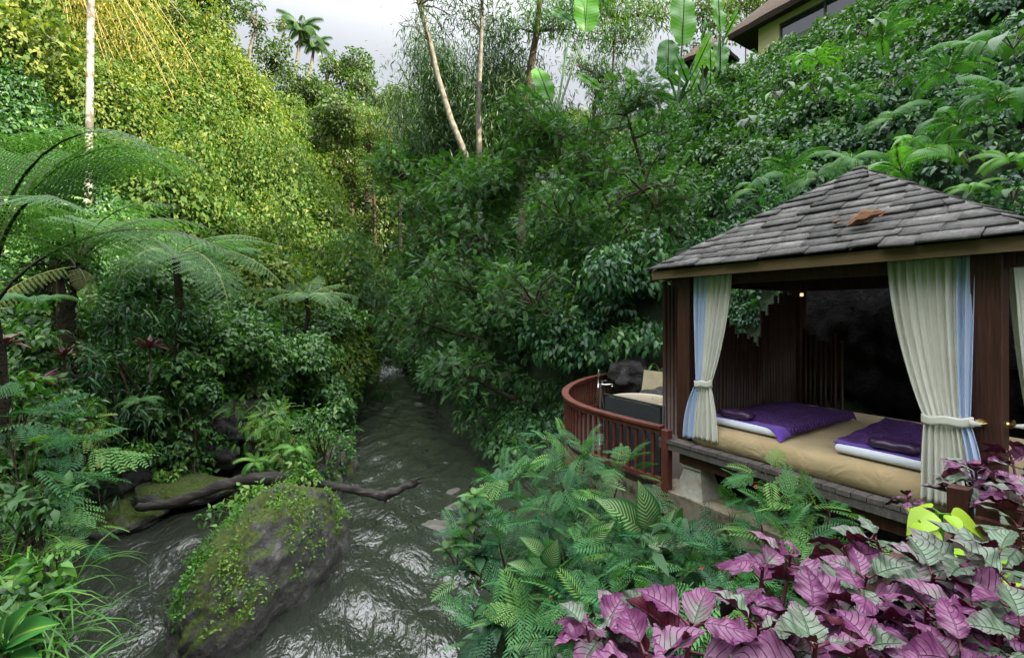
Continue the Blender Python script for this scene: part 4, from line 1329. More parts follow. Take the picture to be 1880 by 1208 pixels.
# ------------------------------------------------------------------ villa up on the slope, and the hut beside it
def thatch_roof(root, x0, x1, y0, y1, ze, zr, th, ridge_in):
    mb = MB()
    xm0, xm1 = x0 + ridge_in, x1 - ridge_in
    ym = (y0 + y1) / 2
    N = 14
    def P(x, y, k):
        return (x, y, k)
    # top surface in rings from eave to ridge, bulging a little
    rows = []
    for j in range(N + 1):
        t = j / N
        zz = lerp(ze + th, zr, t ** .92)
        X0, X1, Y0, Y1 = lerp(x0, xm0, t), lerp(x1, xm1, t), lerp(y0, ym - .05, t), lerp(y1, ym + .05, t)
        ring = []
        for (a, b_) in (((X0, Y0), (X1, Y0)), ((X1, Y0), (X1, Y1)), ((X1, Y1), (X0, Y1)), ((X0, Y1), (X0, Y0))):
            for i in range(16):
                s = i / 16
                ring.append((lerp(a[0], b_[0], s) + random.uniform(-.03, .03), lerp(a[1], b_[1], s) + random.uniform(-.03, .03), zz + random.uniform(-.03, .03)))
        ring.append(ring[0]); rows.append(ring)
    mb.grid(rows)
    top = MB(); top.v, top.f, top.m, top.s = mb.v, mb.f, mb.m, mb.s
    rf = top.build('thatch_roof', M['thatch'], root)
    b2 = MB()
    ring0 = rows[0]
    low = [(lerp(x, (x0 + x1) / 2, .02), lerp(y, ym, .02), ze) for (x, y, z) in ring0]
    inn = [(lerp(x, (x0 + x1) / 2, .10), lerp(y, ym, .18), ze + .18) for (x, y, z) in ring0]
    b2.grid([ring0, low, inn], smooth=False)
    b2.add([(x0 + .5, y0 + .5, ze + .2), (x1 - .5, y0 + .5, ze + .2), (x1 - .5, y1 - .5, ze + .2), (x0 + .5, y1 - .5, ze + .2)], [(3, 2, 1, 0)])
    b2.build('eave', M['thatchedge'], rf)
def villa():
    c = np.array([16.1, 29.75])
    root = thing('villa', 'cream walled villa with a brown thatched roof high on the slope', 'house', (c[0], c[1], 0), GRZ)
    z0 = 19.0
    wall = MB()
    L, D_ = 9.0, 5.0
    # front wall with a long window opening, built of four panels
    wx0, wx1, wz0, wz1 = 1.35, 6.6, 21.05, 22.35
    zt = 22.85
    th = .2
    def panel(xa, xb, za, zb): wall.box(((xa + xb) / 2, th / 2, (za + zb) / 2), (xb - xa, th, zb - za))
    panel(0, wx0, z0, zt); panel(wx1, L, z0, zt); panel(wx0, wx1, wz1, zt); panel(wx0, wx1, z0, wz0)
    wall.box((th / 2, D_ / 2 + th / 2 + .002, (z0 + zt) / 2), (th, D_ - th, zt - z0)); wall.box((L - th / 2, D_ / 2 + th / 2 + .002, (z0 + zt) / 2), (th, D_ - th, zt - z0)); wall.box((L / 2, D_ + th / 2, (z0 + zt) / 2), (L, th, zt - z0))
    wall.build('wall', M['plaster'], root)
    MB().box((4.6, -.06, 20.2), (6.6, .12, 1.66)).build('stone_base', M['greystone'], root)
    fm, nt, b = newmat('dark_window_frame'); b.inputs['Base Color'].default_value = (.06, .055, .05, 1)
    fr = MB()
    fr.box(((wx0 + wx1) / 2, .05, wz1 - .05), (wx1 - wx0, .14, .1)); fr.box(((wx0 + wx1) / 2, .05, wz0 + .05), (wx1 - wx0, .14, .1))
    for x in (wx0 + .05, 3.9, wx1 - .05): fr.box((x, .052, (wz0 + wz1) / 2), (.09, .13, wz1 - wz0 - .2))
    w = fr.build('window', fm, root)
    gm, nt, b = newmat('window_glass'); b.inputs['Base Color'].default_value = (.03, .04, .045, 1); b.inputs['Roughness'].default_value = .03; b.inputs['Specular IOR Level'].default_value = 1.0; b.inputs['IOR'].default_value = 1.8
    MB().box(((wx0 + wx1) / 2, .09, (wz0 + wz1) / 2), (wx1 - wx0 - .1, .012, wz1 - wz0 - .1)).build('pane', gm, w)
    thatch_roof(root, -1.6, L + 1.7, -.9, D_ + 1.2, 22.55, 26.6, .34, 3.6)
villa()
def hut():
    c = at(1302, 90, 33.0)
    root = thing('hut', 'little thatched hut beside the banana plants below the villa', 'hut', (c[0], c[1], 0), GRZ + R(10))
    zb = c[2] - 1.4
    w = MB()
    for (x, y) in ((-.9, -.9), (.9, -.9), (.9, .9), (-.9, .9)):
        w.tube([(x, y, zb - 3.0), (x, y, zb + .45)], .09, 8)
    w.box((0, .5, zb - 1.2), (1.9, .12, 3.2))
    w.build('wall', M['greystone'], root)
    thatch_roof(root, -1.55, 1.55, -1.5, 1.5, zb + .35, zb + 2.2, .22, 1.45)
hut()

# ------------------------------------------------------------------ foliage prototypes
LF_d = [P_diamond(.27, .10, .18), P_diamond(.33, .06, .25), P_diamond(.22, .14, .1)]
LF_o = [P_leaf(3, .25, .16, .30, .75), P_leaf(3, .21, .12, .45, .8), P_leaf(3, .29, .2, .2, .7)]
LF_n = [P_leaf(3, .10, .12, .35, .85), P_leaf(3, .08, .15, .5, .8)]
LF_b = [P_leaf(2, .085, .1, .35, .8), P_leaf(2, .07, .12, .2, .8)]
LF_f = [P_pinnate(9, .30, .075, 64, .35, .15), P_pinnate(8, .34, .085, 60, .2, .2), P_pinnate(10, .27, .07, 68, .5, .1)]
LF_3 = []
for _a in (0, 1):                                  # a three-leaflet vine leaf
    LF_3.append(join([place(P_leaf(2, .33, .12, .3, .7), np.zeros((1, 3)), np.array([[math.sin(a), math.cos(a), -.1]]), np.array([[0, 0, 1.0]]), [s]) for a, s in ((0, 1), (1.15, .8), (-1.15, .8))]))
LF_f2 = [P_pinnate(11, .34, .072, 62, .30, .12), P_pinnate(10, .38, .078, 58, .15, .15), P_pinnate(12, .30, .066, 66, .45, .1)]
SPRAY = [P_bipinnate(6, .5), P_bipinnate(7, .46, bend=.35), P_bipinnate(5, .58, bend=.1)]
PALMF = [P_palm(26, .20, .03, .9, -.9), P_palm(24, .23, .03, .7, -1.2), P_palm(28, .19, .028, 1.0, -.6)]

def shown(p, m=260):
    if p[1] < .6: return False
    x = 940 + p[0] / p[1] * FPX; y = 575 - (p[2] - EYE) / p[1] * FPX
    return -m < x < 1880 + m and -m - 60 < y < 1208 + m

def hit(px, py, y0=5.0, back=0.0):
    """the point of the ground seen in that direction"""
    Ys = np.arange(y0, 95, .1)
    X = (px - 940) / FPX * Ys; Z = EYE - (py - 575) / FPX * Ys
    k = np.argmax(height(X, Ys, False) >= Z)
    Yh = Ys[k] if k else 60.0
    return at(px, py, Yh - back), Yh
def hz(x, y): return float(height(np.array([x]), np.array([y]))[0])

def in_pav(p, m=.25):
    d = np.array(p[:2]) - FL
    u_, v_ = d @ U, d @ Vv
    return -.5 - m < u_ < S + 1.2 + m and -.5 - m < v_ < S + .45 + m and p[2] > 1.4
def on_deck(p):
    return 0.9 < p[0] < 4.2 and 5.8 < p[1] < 10.8 and p[0] > np.interp(p[1], RAILP[:, 1], RAILP[:, 0]) - .2 and p[2] > 1.5
def in_sight(p, r):
    """keeps loose growth from hanging in front of the pavilion, the bathtub deck or the camera"""
    return p[1] < 3.2 or in_pav(p, r) or (on_deck(p) and (p[0] * Vv[0] + p[1] * Vv[1] - 7.95) < .6)

def cover(name, label, cat, n, sample, rad, protos, ls, k, mat, tint, droop=.5, up=.9, lift=.25, jit=.45, skip=None, squash=.75, out=.7, drape=0.0, holes=None):
    cl = Cloud(); cnt = 0
    for _ in range(n):
        xy = sample()
        if xy is None: continue
        x, y = xy
        z = hz(x, y)
        Y = math.hypot(x, y)
        r = rad(Y) * random.uniform(.6, 1.35)
        p = np.array([x, y, z + r * lift])
        if not shown(p) or in_sight(p, r * .8) or (skip and skip(p, r)): continue
        if holes and nz(p, holes[0]) < holes[1]: continue
        lz = ls(Y)
        if random.random() < drape:        # a curtain of vines hanging free of the slope
            a_ = r * random.uniform(.28, .45)
            lobe(cl, p + [0, 0, r * .5], (a_, a_, r * random.uniform(1.3, 2.3)), protos, lz * .8, k * 1.2, tint(p) + random.uniform(-.05, .2), 1.1, .4, .5, -1, jit, .22, up)
            cnt += 1; continue
        lobe(cl, p, (r, r, r * squash * random.uniform(.8, 1.3)), protos, lz, k, tint(p) + random.uniform(-.13, .13), droop, out, .6, -.25, jit, .22, up)
        cnt += 1
    o = cl.build(name, mat)
    tag(o, label, cat, kind='stuff')
    print(name, cnt, len(o.data.polygons))
    return o

# ------------------------------------------------------------------ ground cover of the slopes
def smp_left(y0, y1, s0, s1):
    def f():
        y = random.uniform(y0, y1); s = random.uniform(s0, s1)
        return xl(y) - s, y
    return f
def nz(p, f=.25): return mnoise.noise(Vector((p[0] * f, p[1] * f, p[2] * f)))
cover('vine_cover', 'mass of climbing vines over the steep slope across the river', 'vines', 2300, smp_left(17, 46, .3, 30), lambda Y: (.45 + Y * .018) * random.choice((.6, .8, 1, 1.5, 2.1)),
      LF_d, lambda Y: (.10 + Y * .0052) * random.uniform(.65, 1.45), 12, M['vine'], lambda p: .50 + .35 * nz(p) + .012 * (p[2] - 8), droop=.75, up=.8, lift=.55, squash=1.05, drape=.34, holes=(.33, -.34))
cover('slope_undergrowth', 'leafy undergrowth at the foot of the vine slope', 'undergrowth', 1300, smp_left(11, 26, .6, 17), lambda Y: .32 + Y * .018,
      LF_o, lambda Y: .10 + Y * .0035, 15, M['shade'], lambda p: .54 + .35 * nz(p, .5), droop=.7)
cover('riverbank_greenery', 'mixed low greenery crowding the near river bank', 'undergrowth', 620, smp_left(3.2, 13, .5, 9), lambda Y: .18 + Y * .016,
      LF_o + LF_3, lambda Y: .07 + Y * .0045, 13, M['shade'], lambda p: .55 + .4 * nz(p, .8), droop=.6)
def smp_back():
    y = random.uniform(47, 72); return random.uniform(-45, 12), y
def smp_gorge():
    y = random.uniform(19, 46); return random.uniform(float(xr(y)) + .2, float(xr(y)) + 15), y
cover('gorge_foliage', 'dim foliage filling the bend of the gorge over the rapids', 'undergrowth', 900, smp_gorge, lambda Y: .9 * random.uniform(.7, 1.6), LF_d, lambda Y: .27, 14, M['feather'], lambda p: .55 + .4 * nz(p, .2), droop=.75)
cover('far_forest', 'sunlit forest mass closing the head of the valley', 'forest', 700, smp_back, lambda Y: 1.7, LF_d, lambda Y: .38, 17, M['back'], lambda p: .5 + .4 * nz(p, .12), droop=.7, lift=.5, squash=1.0)
def smp_right(y0, y1, q0, q1):
    def f():
        y = random.uniform(y0, y1); q = random.uniform(q0, q1)
        x = (q + 7.95 - y * Vv[1]) / Vv[0]
        if x < xr(y) + .3: return None
        return x, y
    return f
def keep_house(p, r):
    d = p[:2] - np.array([16.1, 29.75]); u_, v_ = d @ U, d @ Vv
    # nothing tall grows on the terrace in front of the villa
    return (-2 < u_ < 9 and -4.5 < v_ < 6 and p[2] + r > 20.6)
cover('hill_foliage', 'glossy drooping foliage covering the slope above the pavilion', 'undergrowth', 2200, smp_right(1, 16, .9, 26), lambda Y: .26 + Y * .016, LF_o + [P_leaf(3, .3, .1, .5, .7)],
      lambda Y: (.07 + Y * .0052) * random.choice((.75, 1, 1, 1.35)), 16, M['gloss'], lambda p: .48 + .4 * nz(p, .5), droop=.75, up=.75, skip=keep_house)
cover('hill_fern_cover', 'finer ferny growth mixed into the slope above the pavilion', 'undergrowth', 620, smp_right(1, 20, .9, 24), lambda Y: .26 + Y * .014, LF_f2 + LF_f, lambda Y: .13 + Y * .011, 11, M['fern2'], lambda p: .35 + .4 * nz(p, .5), droop=.45, up=1.0, skip=keep_house, lift=.5)
cover('hill_leaf_cover', 'larger mid green leaves scattered over the slope', 'undergrowth', 420, smp_right(1, 22, .9, 25), lambda Y: .22 + Y * .014, LF_o, lambda Y: .13 + Y * .009, 9, M['shade'], lambda p: .72 + .3 * nz(p, .5), droop=.9, up=.7, skip=keep_house, lift=.6)
cover('hill_foliage', 'darker foliage on the far part of the slope below the villa', 'undergrowth', 1800, smp_right(14, 36, .5, 26), lambda Y: .5 + Y * .018, LF_d,
      lambda Y: .12 + Y * .0042, 15, M['shade'], lambda p: .5 + .4 * nz(p, .3), droop=.7, skip=keep_house)
def smp_bank():
    y = random.uniform(9.5, 33); return xr(y) + random.uniform(.3, 5.5), y
cover('bank_foliage', 'shadowed leaves along the dark foot of the bank', 'undergrowth', 420, smp_bank, lambda Y: .35 + Y * .014, LF_f + LF_o, lambda Y: .10 + Y * .006, 13, M['feather'], lambda p: .4 + .3 * nz(p, .5), droop=.8,
      skip=lambda p, r: on_deck(p + np.array([.5, 0, .5])) or (p[1] < 11.4 and p[0] > .5))

# ------------------------------------------------------------------ trees and shrubs, each its own thing
def crown(px, py, Y, wpx, hpx, nl, dz=.35, rr=(.30, .5)):
    c = at(px, py, Y); rx = wpx / 2 / FPX * Y; rz = hpx / 2 / FPX * Y
    out = []
    for i in range(nl):
        d = unit(rng.normal(size=3)) * rng.random() ** .4
        r = min(rx, rz * 1.4) * random.uniform(*rr)
        out.append((c + d * np.array([max(rx - r * .7, .05), min(rx, rz * 1.2) * dz * 2, max(rz - r * .7, .05)]), (r, r, r * .8)))
    return out

def tree_at(name, label, cat, px, py, Y, wpx, hpx, nl, protos, ls, k, mat, bark, base_px=None, base_Y=None, tr=.12, group=None, rr=(.30, .5), foot=None, fill=False, **kw):
    lobes = crown(px, py, Y, wpx, hpx, nl, rr=rr)
    c = at(px, py, Y)
    if fill:
        g_ = hz(c[0], c[1]); bot = c[2] - hpx / 2 / FPX * Y
        wr = wpx / FPX * Y
        for zz in np.arange(bot, max(g_, bot - 3.5) - .1, -wr * .22):
            for _ in range(3):
                r_ = wr * random.uniform(.17, .26)
                lobes.append((np.array([c[0] + random.uniform(-.3, .3) * wr, c[1] + random.uniform(-.1, .3) * wr, zz]), (r_, r_, r_ * .85)))
    if foot is None:
        b = at(base_px if base_px is not None else px, py, base_Y or Y)
        foot = np.array([b[0], b[1], min(hz(b[0], b[1]) - .1, c[2] - .4)])
    mid = lerp(foot, c, .5) + np.array([random.uniform(-.25, .25), 0, 0])
    pts = [foot, lerp(foot, mid, .5), mid, lerp(mid, c, .6), c]
    return plant(name, label, cat, foot, lobes, protos, ls, k, mat, bark, group=group, stem_r=tr * .5, trunk=(pts, [tr, tr * .9, tr * .75, tr * .55, tr * .3]), foliage='crown', stem_name='trunk', **kw)

# far hill: crowns against the sky
FARS = [(600, 165, 55, 110, 150, 'round crowned tree at the left foot of the sky gap'), (645, 120, 56, 110, 110, 'knobbly tree crown standing highest below the grey sky'), (690, 185, 52, 110, 130, 'broad tree between the knobbly crown and the bamboo'),
        (560, 185, 48, 120, 150, 'bushy tree under the two skyline palms'), (500, 110, 50, 90, 120, 'slim dark tree beside the taller skyline palm'), (735, 210, 46, 120, 140, 'olive tree tucked against the bamboo thicket'),
        (620, 230, 44, 150, 120, 'low spreading tree beneath the skyline crowns'), (480, 185, 41, 110, 140, 'shaded tree behind the tall slender trunk'), (400, 100, 33, 120, 150, 'thick green tree crown right of the big leaved tree'),
        (325, 70, 30, 130, 150, 'big leaved pale tree near the top of the slope'), (250, 35, 28, 110, 110, 'dark topped tree over the golden bamboo'), (385, 0, 36, 150, 110, 'tree crown cut off by the top edge above the slope'), (590, 320, 42, 110, 90, 'round yellow green bush lit by the sun at the spur end'),
        (540, 370, 38, 130, 90, 'yellow green bush beneath the round sunlit one')]
for i, (px, py, Y, w, h, lb) in enumerate(FARS):
    tree_at('tree', lb, 'tree', px, py, Y, w, h, 11, LF_d, .011 * Y ** .9 + .04, 15, M['vine'] if 'yellow' in lb else M['back'], M['bark'], tr=.22, rr=(.34, .55), group='trees on the far hillside', fill=True, droop=.6, tint=.68 if 'yellow' in lb else .5)
# tall slender tree with a bare trunk
def bare_tree(label, pts, rad, lobes, ls, k, mat, bark, group=None, protos=None, name='tree', tint=.5):
    foot = pts[0]
    return plant(name, label, 'tree', foot, lobes, protos or LF_d, ls, k, mat, bark, group=group, stem_r=rad[-1] * .7, trunk=(pts, rad), foliage='crown', stem_name='trunk', droop=.5, tint=tint)
Y = 36
bare_tree('tall slender tree with a bare pale trunk rising from the sunlit vines', [at(458, 262, Y) + [0, 0, -1.5], at(456, 200, Y), at(454, 140, Y), at(459, 90, Y), at(470, 50, Y)], [.16, .15, .13, .11, .08],
          crown(470, 35, Y, 110, 100, 12, rr=(.2, .34)), .26, 9, M['back'], M['pale'])
Y = 52
bare_tree('thin bare stemmed tree immediately beside the skyline palms', [at(525, 150, Y), at(524, 100, Y), at(522, 50, Y)], [.13, .11, .07], crown(518, 50, Y, 26, 40, 5), .35, 8, M['back'], M['pale'])
# white trunk on the left, its crown above the picture
Y = 15
p_ = [at(160, 440, Y), at(163, 300, Y), at(165, 150, Y), at(166, 60, Y), at(168, -60, Y), at(175, -160, Y)]
bare_tree('straight white barked trunk standing over the tree ferns', p_, [.115, .11, .105, .10, .095, .08], crown(180, -190, Y, 260, 140, 8), .2, 8, M['shade'], M['white'])
Y = 24
bare_tree('leaning pale trunk among the golden bamboo canes', [at(115, 85, Y), at(130, 50, Y), at(155, 5, Y), at(175, -60, Y)], [.2, .19, .17, .12], crown(185, -80, Y, 120, 80, 6), .22, 9, M['vine'], M['white'])
Y = 27
bare_tree('short dark topped trunk with ladder like pale branches', [at(239, 70, Y), at(243, 40, Y), at(250, 5, Y), at(255, -40, Y)], [.12, .11, .1, .07], crown(255, -50, Y, 110, 80, 6), .22, 9, M['back'], M['pale'])
# vine draped columns
def column(label, px, py0, py1, Y, wpx, seed, mat, tint):
    lobes = []
    n = 9
    for i in range(n):
        t = i / (n - 1)
        w = wpx / FPX * Y / 2 * (1.25 - .7 * t ** .7 if t < .8 else .75) * random.uniform(.8, 1.15)
        lobes.append((at(px + random.uniform(-.15, .15) * wpx, lerp(py0, py1, t), Y) + np.array([0, random.uniform(-.3, .3), 0]), (w, w, (py1 - py0) / FPX * Y / n * .9)))
    base = at(px, py1, Y) + np.array([0, .3, -1])
    top = at(px, py0, Y) + np.array([0, .3, 0])
    plant('vine_draped_tree', label, 'tree', base, lobes, LF_d, .20, 15, mat, M['bark'], stem_r=.03, trunk=([base, lerp(base, top, .5), top], [.3, .25, .15]), foliage='vine_curtain', stem_name='trunk', droop=1.0, tint=tint, group='trees wrapped in hanging vines')
column('sunlit column of hanging vines below the bare slender trunk', 530, 190, 370, 38, 70, 1, M['vine'], .62)
column('narrow sunlit vine column in the middle of the valley head', 675, 215, 350, 40, 56, 2, M['vine'], .6)
column('broad dark green vine hung tree at the edge of the sunlit slope', 485, 300, 420, 33, 70, 3, M['shade'], .5)
column('speckled vine hung tree beside the narrow sunlit column', 730, 240, 330, 40, 90, 4, M['back'], .72)
column('shaded vine hung tree behind the bare slender trunk', 425, 150, 300, 40, 110, 5, M['back'], .45)

# palms on the skyline
def palm(label, px, py, base_py, Y, L, n=15):
    c = at(px, py, Y); b = at(px - 14, base_py, Y)
    root = thing('palm_tree', label, 'palm', b, group='palms on the skyline')
    MB().tube([np.zeros(3), lerp(np.zeros(3), c - b, .5) + [.15, 0, 0], c - b], [.26, .2, .16], 8).build('trunk', M['pale'], root)
    pal = [P_palm(24, .22, .05, 1.0, -1.1, droop=.8), P_palm(24, .22, .05, .4, -1.3, droop=.9), P_palm(24, .2, .05, 1.35, -.3, droop=.6)]
    meshes = None
    for i in range(n):
        if i < 3:
            o = Cloud().raw(place(pal[i], np.zeros((1, 3)), np.array([[0, 1.0, 0]]), np.array([[0, 0, 1.0]]), [L])).build('frond', [M['palm'], M['rachis']], root)
            meshes = (meshes or []) + [o.data]
        else:
            o = link_mesh('frond', meshes[i % 3], root)
        o.location = c - b; o.rotation_euler = (0, 0, i * 2.4)
palm('taller skyline palm with a full round head of fronds', 552, 55, 150, 58, 3.6)
palm('lower skyline palm half hidden behind the slope trees', 577, 85, 150, 60, 3.0, 12)
# areca like palm fronds in the shadow of the valley
# golden bamboo at the upper left
def bamboo_clump(label, foot, tips, mat, cane, r, leafn, ls, name='bamboo', n_mid=10, tint=.5):
    root = thing(name, label, 'bamboo', foot)
    mb = MB(); cl = Cloud()
    for t in tips:
        a = np.array([random.uniform(-.6, .6), random.uniform(-.5, .5), 0])
        e = np.asarray(t) - foot
        mid = lerp(a, e, .55) + np.array([0, 0, .18 * np.linalg.norm(e - a)])
        P_ = []
        for i in range(n_mid + 1):
            s = i / n_mid
            P_.append((1 - s) ** 2 * a + 2 * s * (1 - s) * mid + s * s * e)
        mb.tube(P_, [r * (1 - .75 * i / n_mid) for i in range(n_mid + 1)], 6)
        P_ = np.array(P_)
        idx = rng.uniform(n_mid * .3, n_mid, leafn)
        i0 = np.minimum(idx.astype(int), n_mid - 1)
        q = P_[i0] + (P_[i0 + 1] - P_[i0]) * (idx - i0)[:, None] + rng.normal(size=(leafn, 3)) * np.linalg.norm(e) * .055
        cl.add(LF_b, q, rng.normal(size=(leafn, 3)) * .6 + np.array([0, 0, -.7]), rng.normal(size=(leafn, 3)) * .5 + np.array([0, 0, 1]), ls * rng.uniform(.6, 1.2, leafn), np.clip(tint + rng.normal(size=leafn) * .2, 0, 1))
    mb.build('canes', cane, root)
    cl.build('foliage', mat, root)
    return root
Y = 21
bamboo_clump('golden bamboo leaning down the sunlit slope in the upper corner', at(20, -190, 23), [at(60 + i * 17 + random.uniform(-25, 25), 80 + random.uniform(-40, 110) - .1 * i, Y + random.uniform(-1.5, 2)) for i in range(18)], M['gold'], M['cane'], .035, 420, .26)
bamboo_clump('golden bamboo with long bare canes hanging before the white trunk', at(70, -200, 20), [at(100 + i * 30 + random.uniform(-25, 25), 130 + random.uniform(-50, 90), 19 + random.uniform(-1, 2)) for i in range(10)], M['gold'], M['cane'], .03, 160, .2)
bamboo_clump('thin yellow bamboo standing in the sunlit vines', at(285, 215, 26) + [0, 0, -1], [at(240 + i * 16, 95 + random.uniform(-20, 50), 26) for i in range(9)], M['vine'], M['cane'], .035, 200, .22, tint=.7)
bamboo_clump('thin yellow canes at the shaded foot of the sunlit slope', at(450, 420, 30) + [0, 0, -.8], [at(395 + i * 18, 285 + random.uniform(-15, 40), 30) for i in range(6)], M['vine'], M['cane'], .04, 110, .22)
# big dark bamboo and the two pale trunks in the middle
Y = 25
bamboo_clump('large dark arching bamboo filling the middle of the skyline', np.array([*at(850, 300, 27)[:2], 7.0]), [at(755 + (i * 37) % 275 + random.uniform(-20, 20), 60 + (i * 53) % 200 + random.uniform(-30, 30), 25 + random.uniform(-2, 3)) for i in range(60)], M['bamboo'], M['stalk'], .028, 1150, .40, tint=.42)
bamboo_clump('lower dark bamboo arching over the valley behind the pale trunks', np.array([*at(900, 330, 30)[:2], 6.0]), [at(690 + (i * 41) % 260, 150 + (i * 29) % 150, 29 + random.uniform(-2, 2)) for i in range(26)], M['bamboo'], M['stalk'], .028, 1000, .42, tint=.55)
Y = 22
f_ = at(862, 300, Y); f_ = np.array([f_[0], f_[1], hz(f_[0], f_[1])])
bare_tree('pale trunk leaning away towards the sky gap, thinner crown', [f_, at(855, 285, Y), at(828, 220, Y), at(803, 140, Y), at(790, 80, Y), at(770, 10, Y), at(760, -60, Y)], [.17, .16, .15, .14, .13, .11, .08], crown(785, -10, Y, 170, 190, 16, rr=(.2, .36)), .30, 13, M['bamboo'], M['pale'], 'pale trunks in the middle', LF_n)
f_ = at(884, 300, Y + .6); f_ = np.array([f_[0], f_[1], hz(f_[0], f_[1])])
bare_tree('upright pale trunk next to the leaning one', [f_, at(880, 285, Y + .6), at(878, 220, Y + .6), at(880, 140, Y + .6), at(884, 60, Y + .6), at(886, -40, Y + .6)], [.15, .14, .13, .12, .10, .07], crown(890, -20, Y + .6, 220, 180, 15, rr=(.2, .36)), .30, 13, M['bamboo'], M['pale'], 'pale trunks in the middle', LF_n)
Y = 24
f_ = at(955, 300, Y); f_ = np.array([f_[0], f_[1], hz(f_[0], f_[1])])
bare_tree('dark mossy trunk leaning beside the banana leaves', [f_, at(962, 230, Y), at(975, 120, Y), at(985, 60, Y), at(995, -40, Y), at(1000, -130, Y)], [.24, .22, .20, .17, .13, .05], crown(1050, 20, Y, 360, 190, 26, rr=(.2, .34)), .32, 17, M['shade'], M['bark'], None, LF_n, tint=.55)
Y = 36
tree_at('tree', 'open crowned tree against the white sky behind the banana plants', 'tree', 1130, 40, 33, 260, 170, 24, LF_n, .44, 20, M['back'], M['bark'], rr=(.22, .36), foot=np.array([7.5, 34, 18.0]), tint=.6)
tree_at('tree', 'sunlit green tree rising behind the villa roof', 'tree', 1370, 20, 50, 150, 150, 10, LF_d, .36, 14, M['back'], M['bark'], foot=np.array([26, 50, 22.0]), tint=.75)
tree_at('tree', 'pale leaved tree behind the upright banana leaves', 'tree', 1290, 40, 48, 140, 170, 10, LF_d, .36, 13, M['back'], M['bark'], foot=np.array([20, 48, 22.0]), tint=.6)

# feathery trees hanging over the river, middle right
FE = [(1010, 250, 17, 260, 190, 'feathery tree with reddish buds below the pale trunks'), (1150, 210, 16, 220, 220, 'tall feathery tree under the banana leaves'), (1180, 350, 13, 240, 190, 'feathery tree behind the pavilion eave'),
      (900, 370, 18, 260, 200, 'dense feathery tree in the middle of the bank'), (800, 440, 19, 220, 220, 'feathery tree reaching furthest over the far river'), (1040, 420, 14, 260, 200, 'dark feathery tree above the bathtub deck'),
      (880, 540, 15, 280, 230, 'dark feathery tree leaning over the water'), (770, 590, 17, 170, 190, 'drooping feathery tree beside the far rapids'), (980, 560, 12.5, 230, 200, 'feathery branches in deep shade behind the railing'), (860, 690, 13, 200, 150, 'lowest feathery branches sweeping down to the water'), (740, 330, 26, 170, 170, 'distant feathery tree below the vine columns')]
for (px, py, Y, w, h, lb) in FE:
    c = at(px, py, Y)
    bx = max(c[0] + .3 + .04 * Y, xr(c[1]) + .8)
    tree_at('feathery_tree', lb, 'tree', px, py, Y, w, h, 16, LF_f2, .11 + .0095 * Y, 11, M['feather'], M['bark'], foot=np.array([bx + .6, Y + .8, hz(bx + .6, Y + .8) - .1]), tr=.09, rr=(.24, .42), droop=.32, up=1.3, out=.9, group='feathery trees on the shaded bank', flowers=14 if 'bud' in lb or 'rapids' in lb or 'middle' in lb else 3, mflower=M['flower'], tint=.60)
FE2 = [(830, 330, 20, 190, 150, 'feathery tree hiding the feet of the pale trunks'), (960, 320, 18, 190, 170, 'feathery tree right of the pale trunks'), (880, 440, 16.5, 200, 150, 'feathery tree whose branches cross the middle of the bank'), (1090, 320, 15.5, 190, 150, 'light feathery tree amid the slanting banana leaves'), (760, 480, 21, 130, 150, 'dim feathery tree at the bend of the river')]
for (px, py, Y, w, h, lb) in FE2:
    c = at(px, py, Y)
    bx = max(c[0] + .3 + .04 * Y, xr(c[1]) + .8)
    tree_at('feathery_tree', lb, 'tree', px, py, Y, w, h, 15, LF_f2, .11 + .0095 * Y, 11, M['feather'], M['bark'], foot=np.array([bx + .6, Y + .8, hz(bx + .6, Y + .8) - .1]), tr=.07, rr=(.26, .44), droop=.32, up=1.3, out=.9, group='feathery trees on the shaded bank', flowers=5, mflower=M['flower'], tint=.66)
# bushes standing out of the vine slope
SB = [(120, 230, 130, 90, 's', 'dark leafy bush in the vine slope beside the white trunk'), (215, 180, 90, 70, 's', 'shaded bush right of the white trunk'), (300, 140, 120, 90, 'b', 'big leaved bush high in the vine slope'), (395, 190, 110, 100, 'b', 'olive bush hanging from the upper vine slope'), (270, 260, 110, 70, 'v', 'yellowish bush in the middle of the vine slope'),
      (350, 300, 120, 80, 'v', 'sunlit mound of vines left of the dark hung tree'), (440, 240, 80, 70, 's', 'dark hollow bush under the bare slender trunk'), (190, 330, 130, 70, 's', 'shaded bush at the lower edge of the sunlight'), (520, 320, 80, 80, 'v', 'bright mound of vines below the sunlit column'), (60, 60, 120, 80, 'g', 'yellowed bush behind the golden bamboo canes'),
      (300, 380, 120, 80, 's', 'round green bush under the sunlit mound'), (250, 90, 90, 90, 'b', 'leafy bush by the ladder like branches'),
      (180, 90, 80, 80, 's', 'dark small crowned bush under the golden canes'), (345, 215, 80, 80, 's', 'deep green crown standing out of the upper vines'), (235, 330, 90, 60, 'b', 'spreading olive bush over the tree ferns'), (410, 330, 90, 70, 's', 'dark rounded crown at the lower end of the sunlit vines'), (300, 60, 80, 60, 's', 'dark crown below the big leaved pale tree'), (470, 390, 90, 60, 's', 'mid green crown above the vine smothered bush'), (560, 430, 80, 60, 'b', 'pale bush near the foot of the spur'), (150, 290, 80, 70, 'b', 'loose bush in the gap above the nearest fern')]
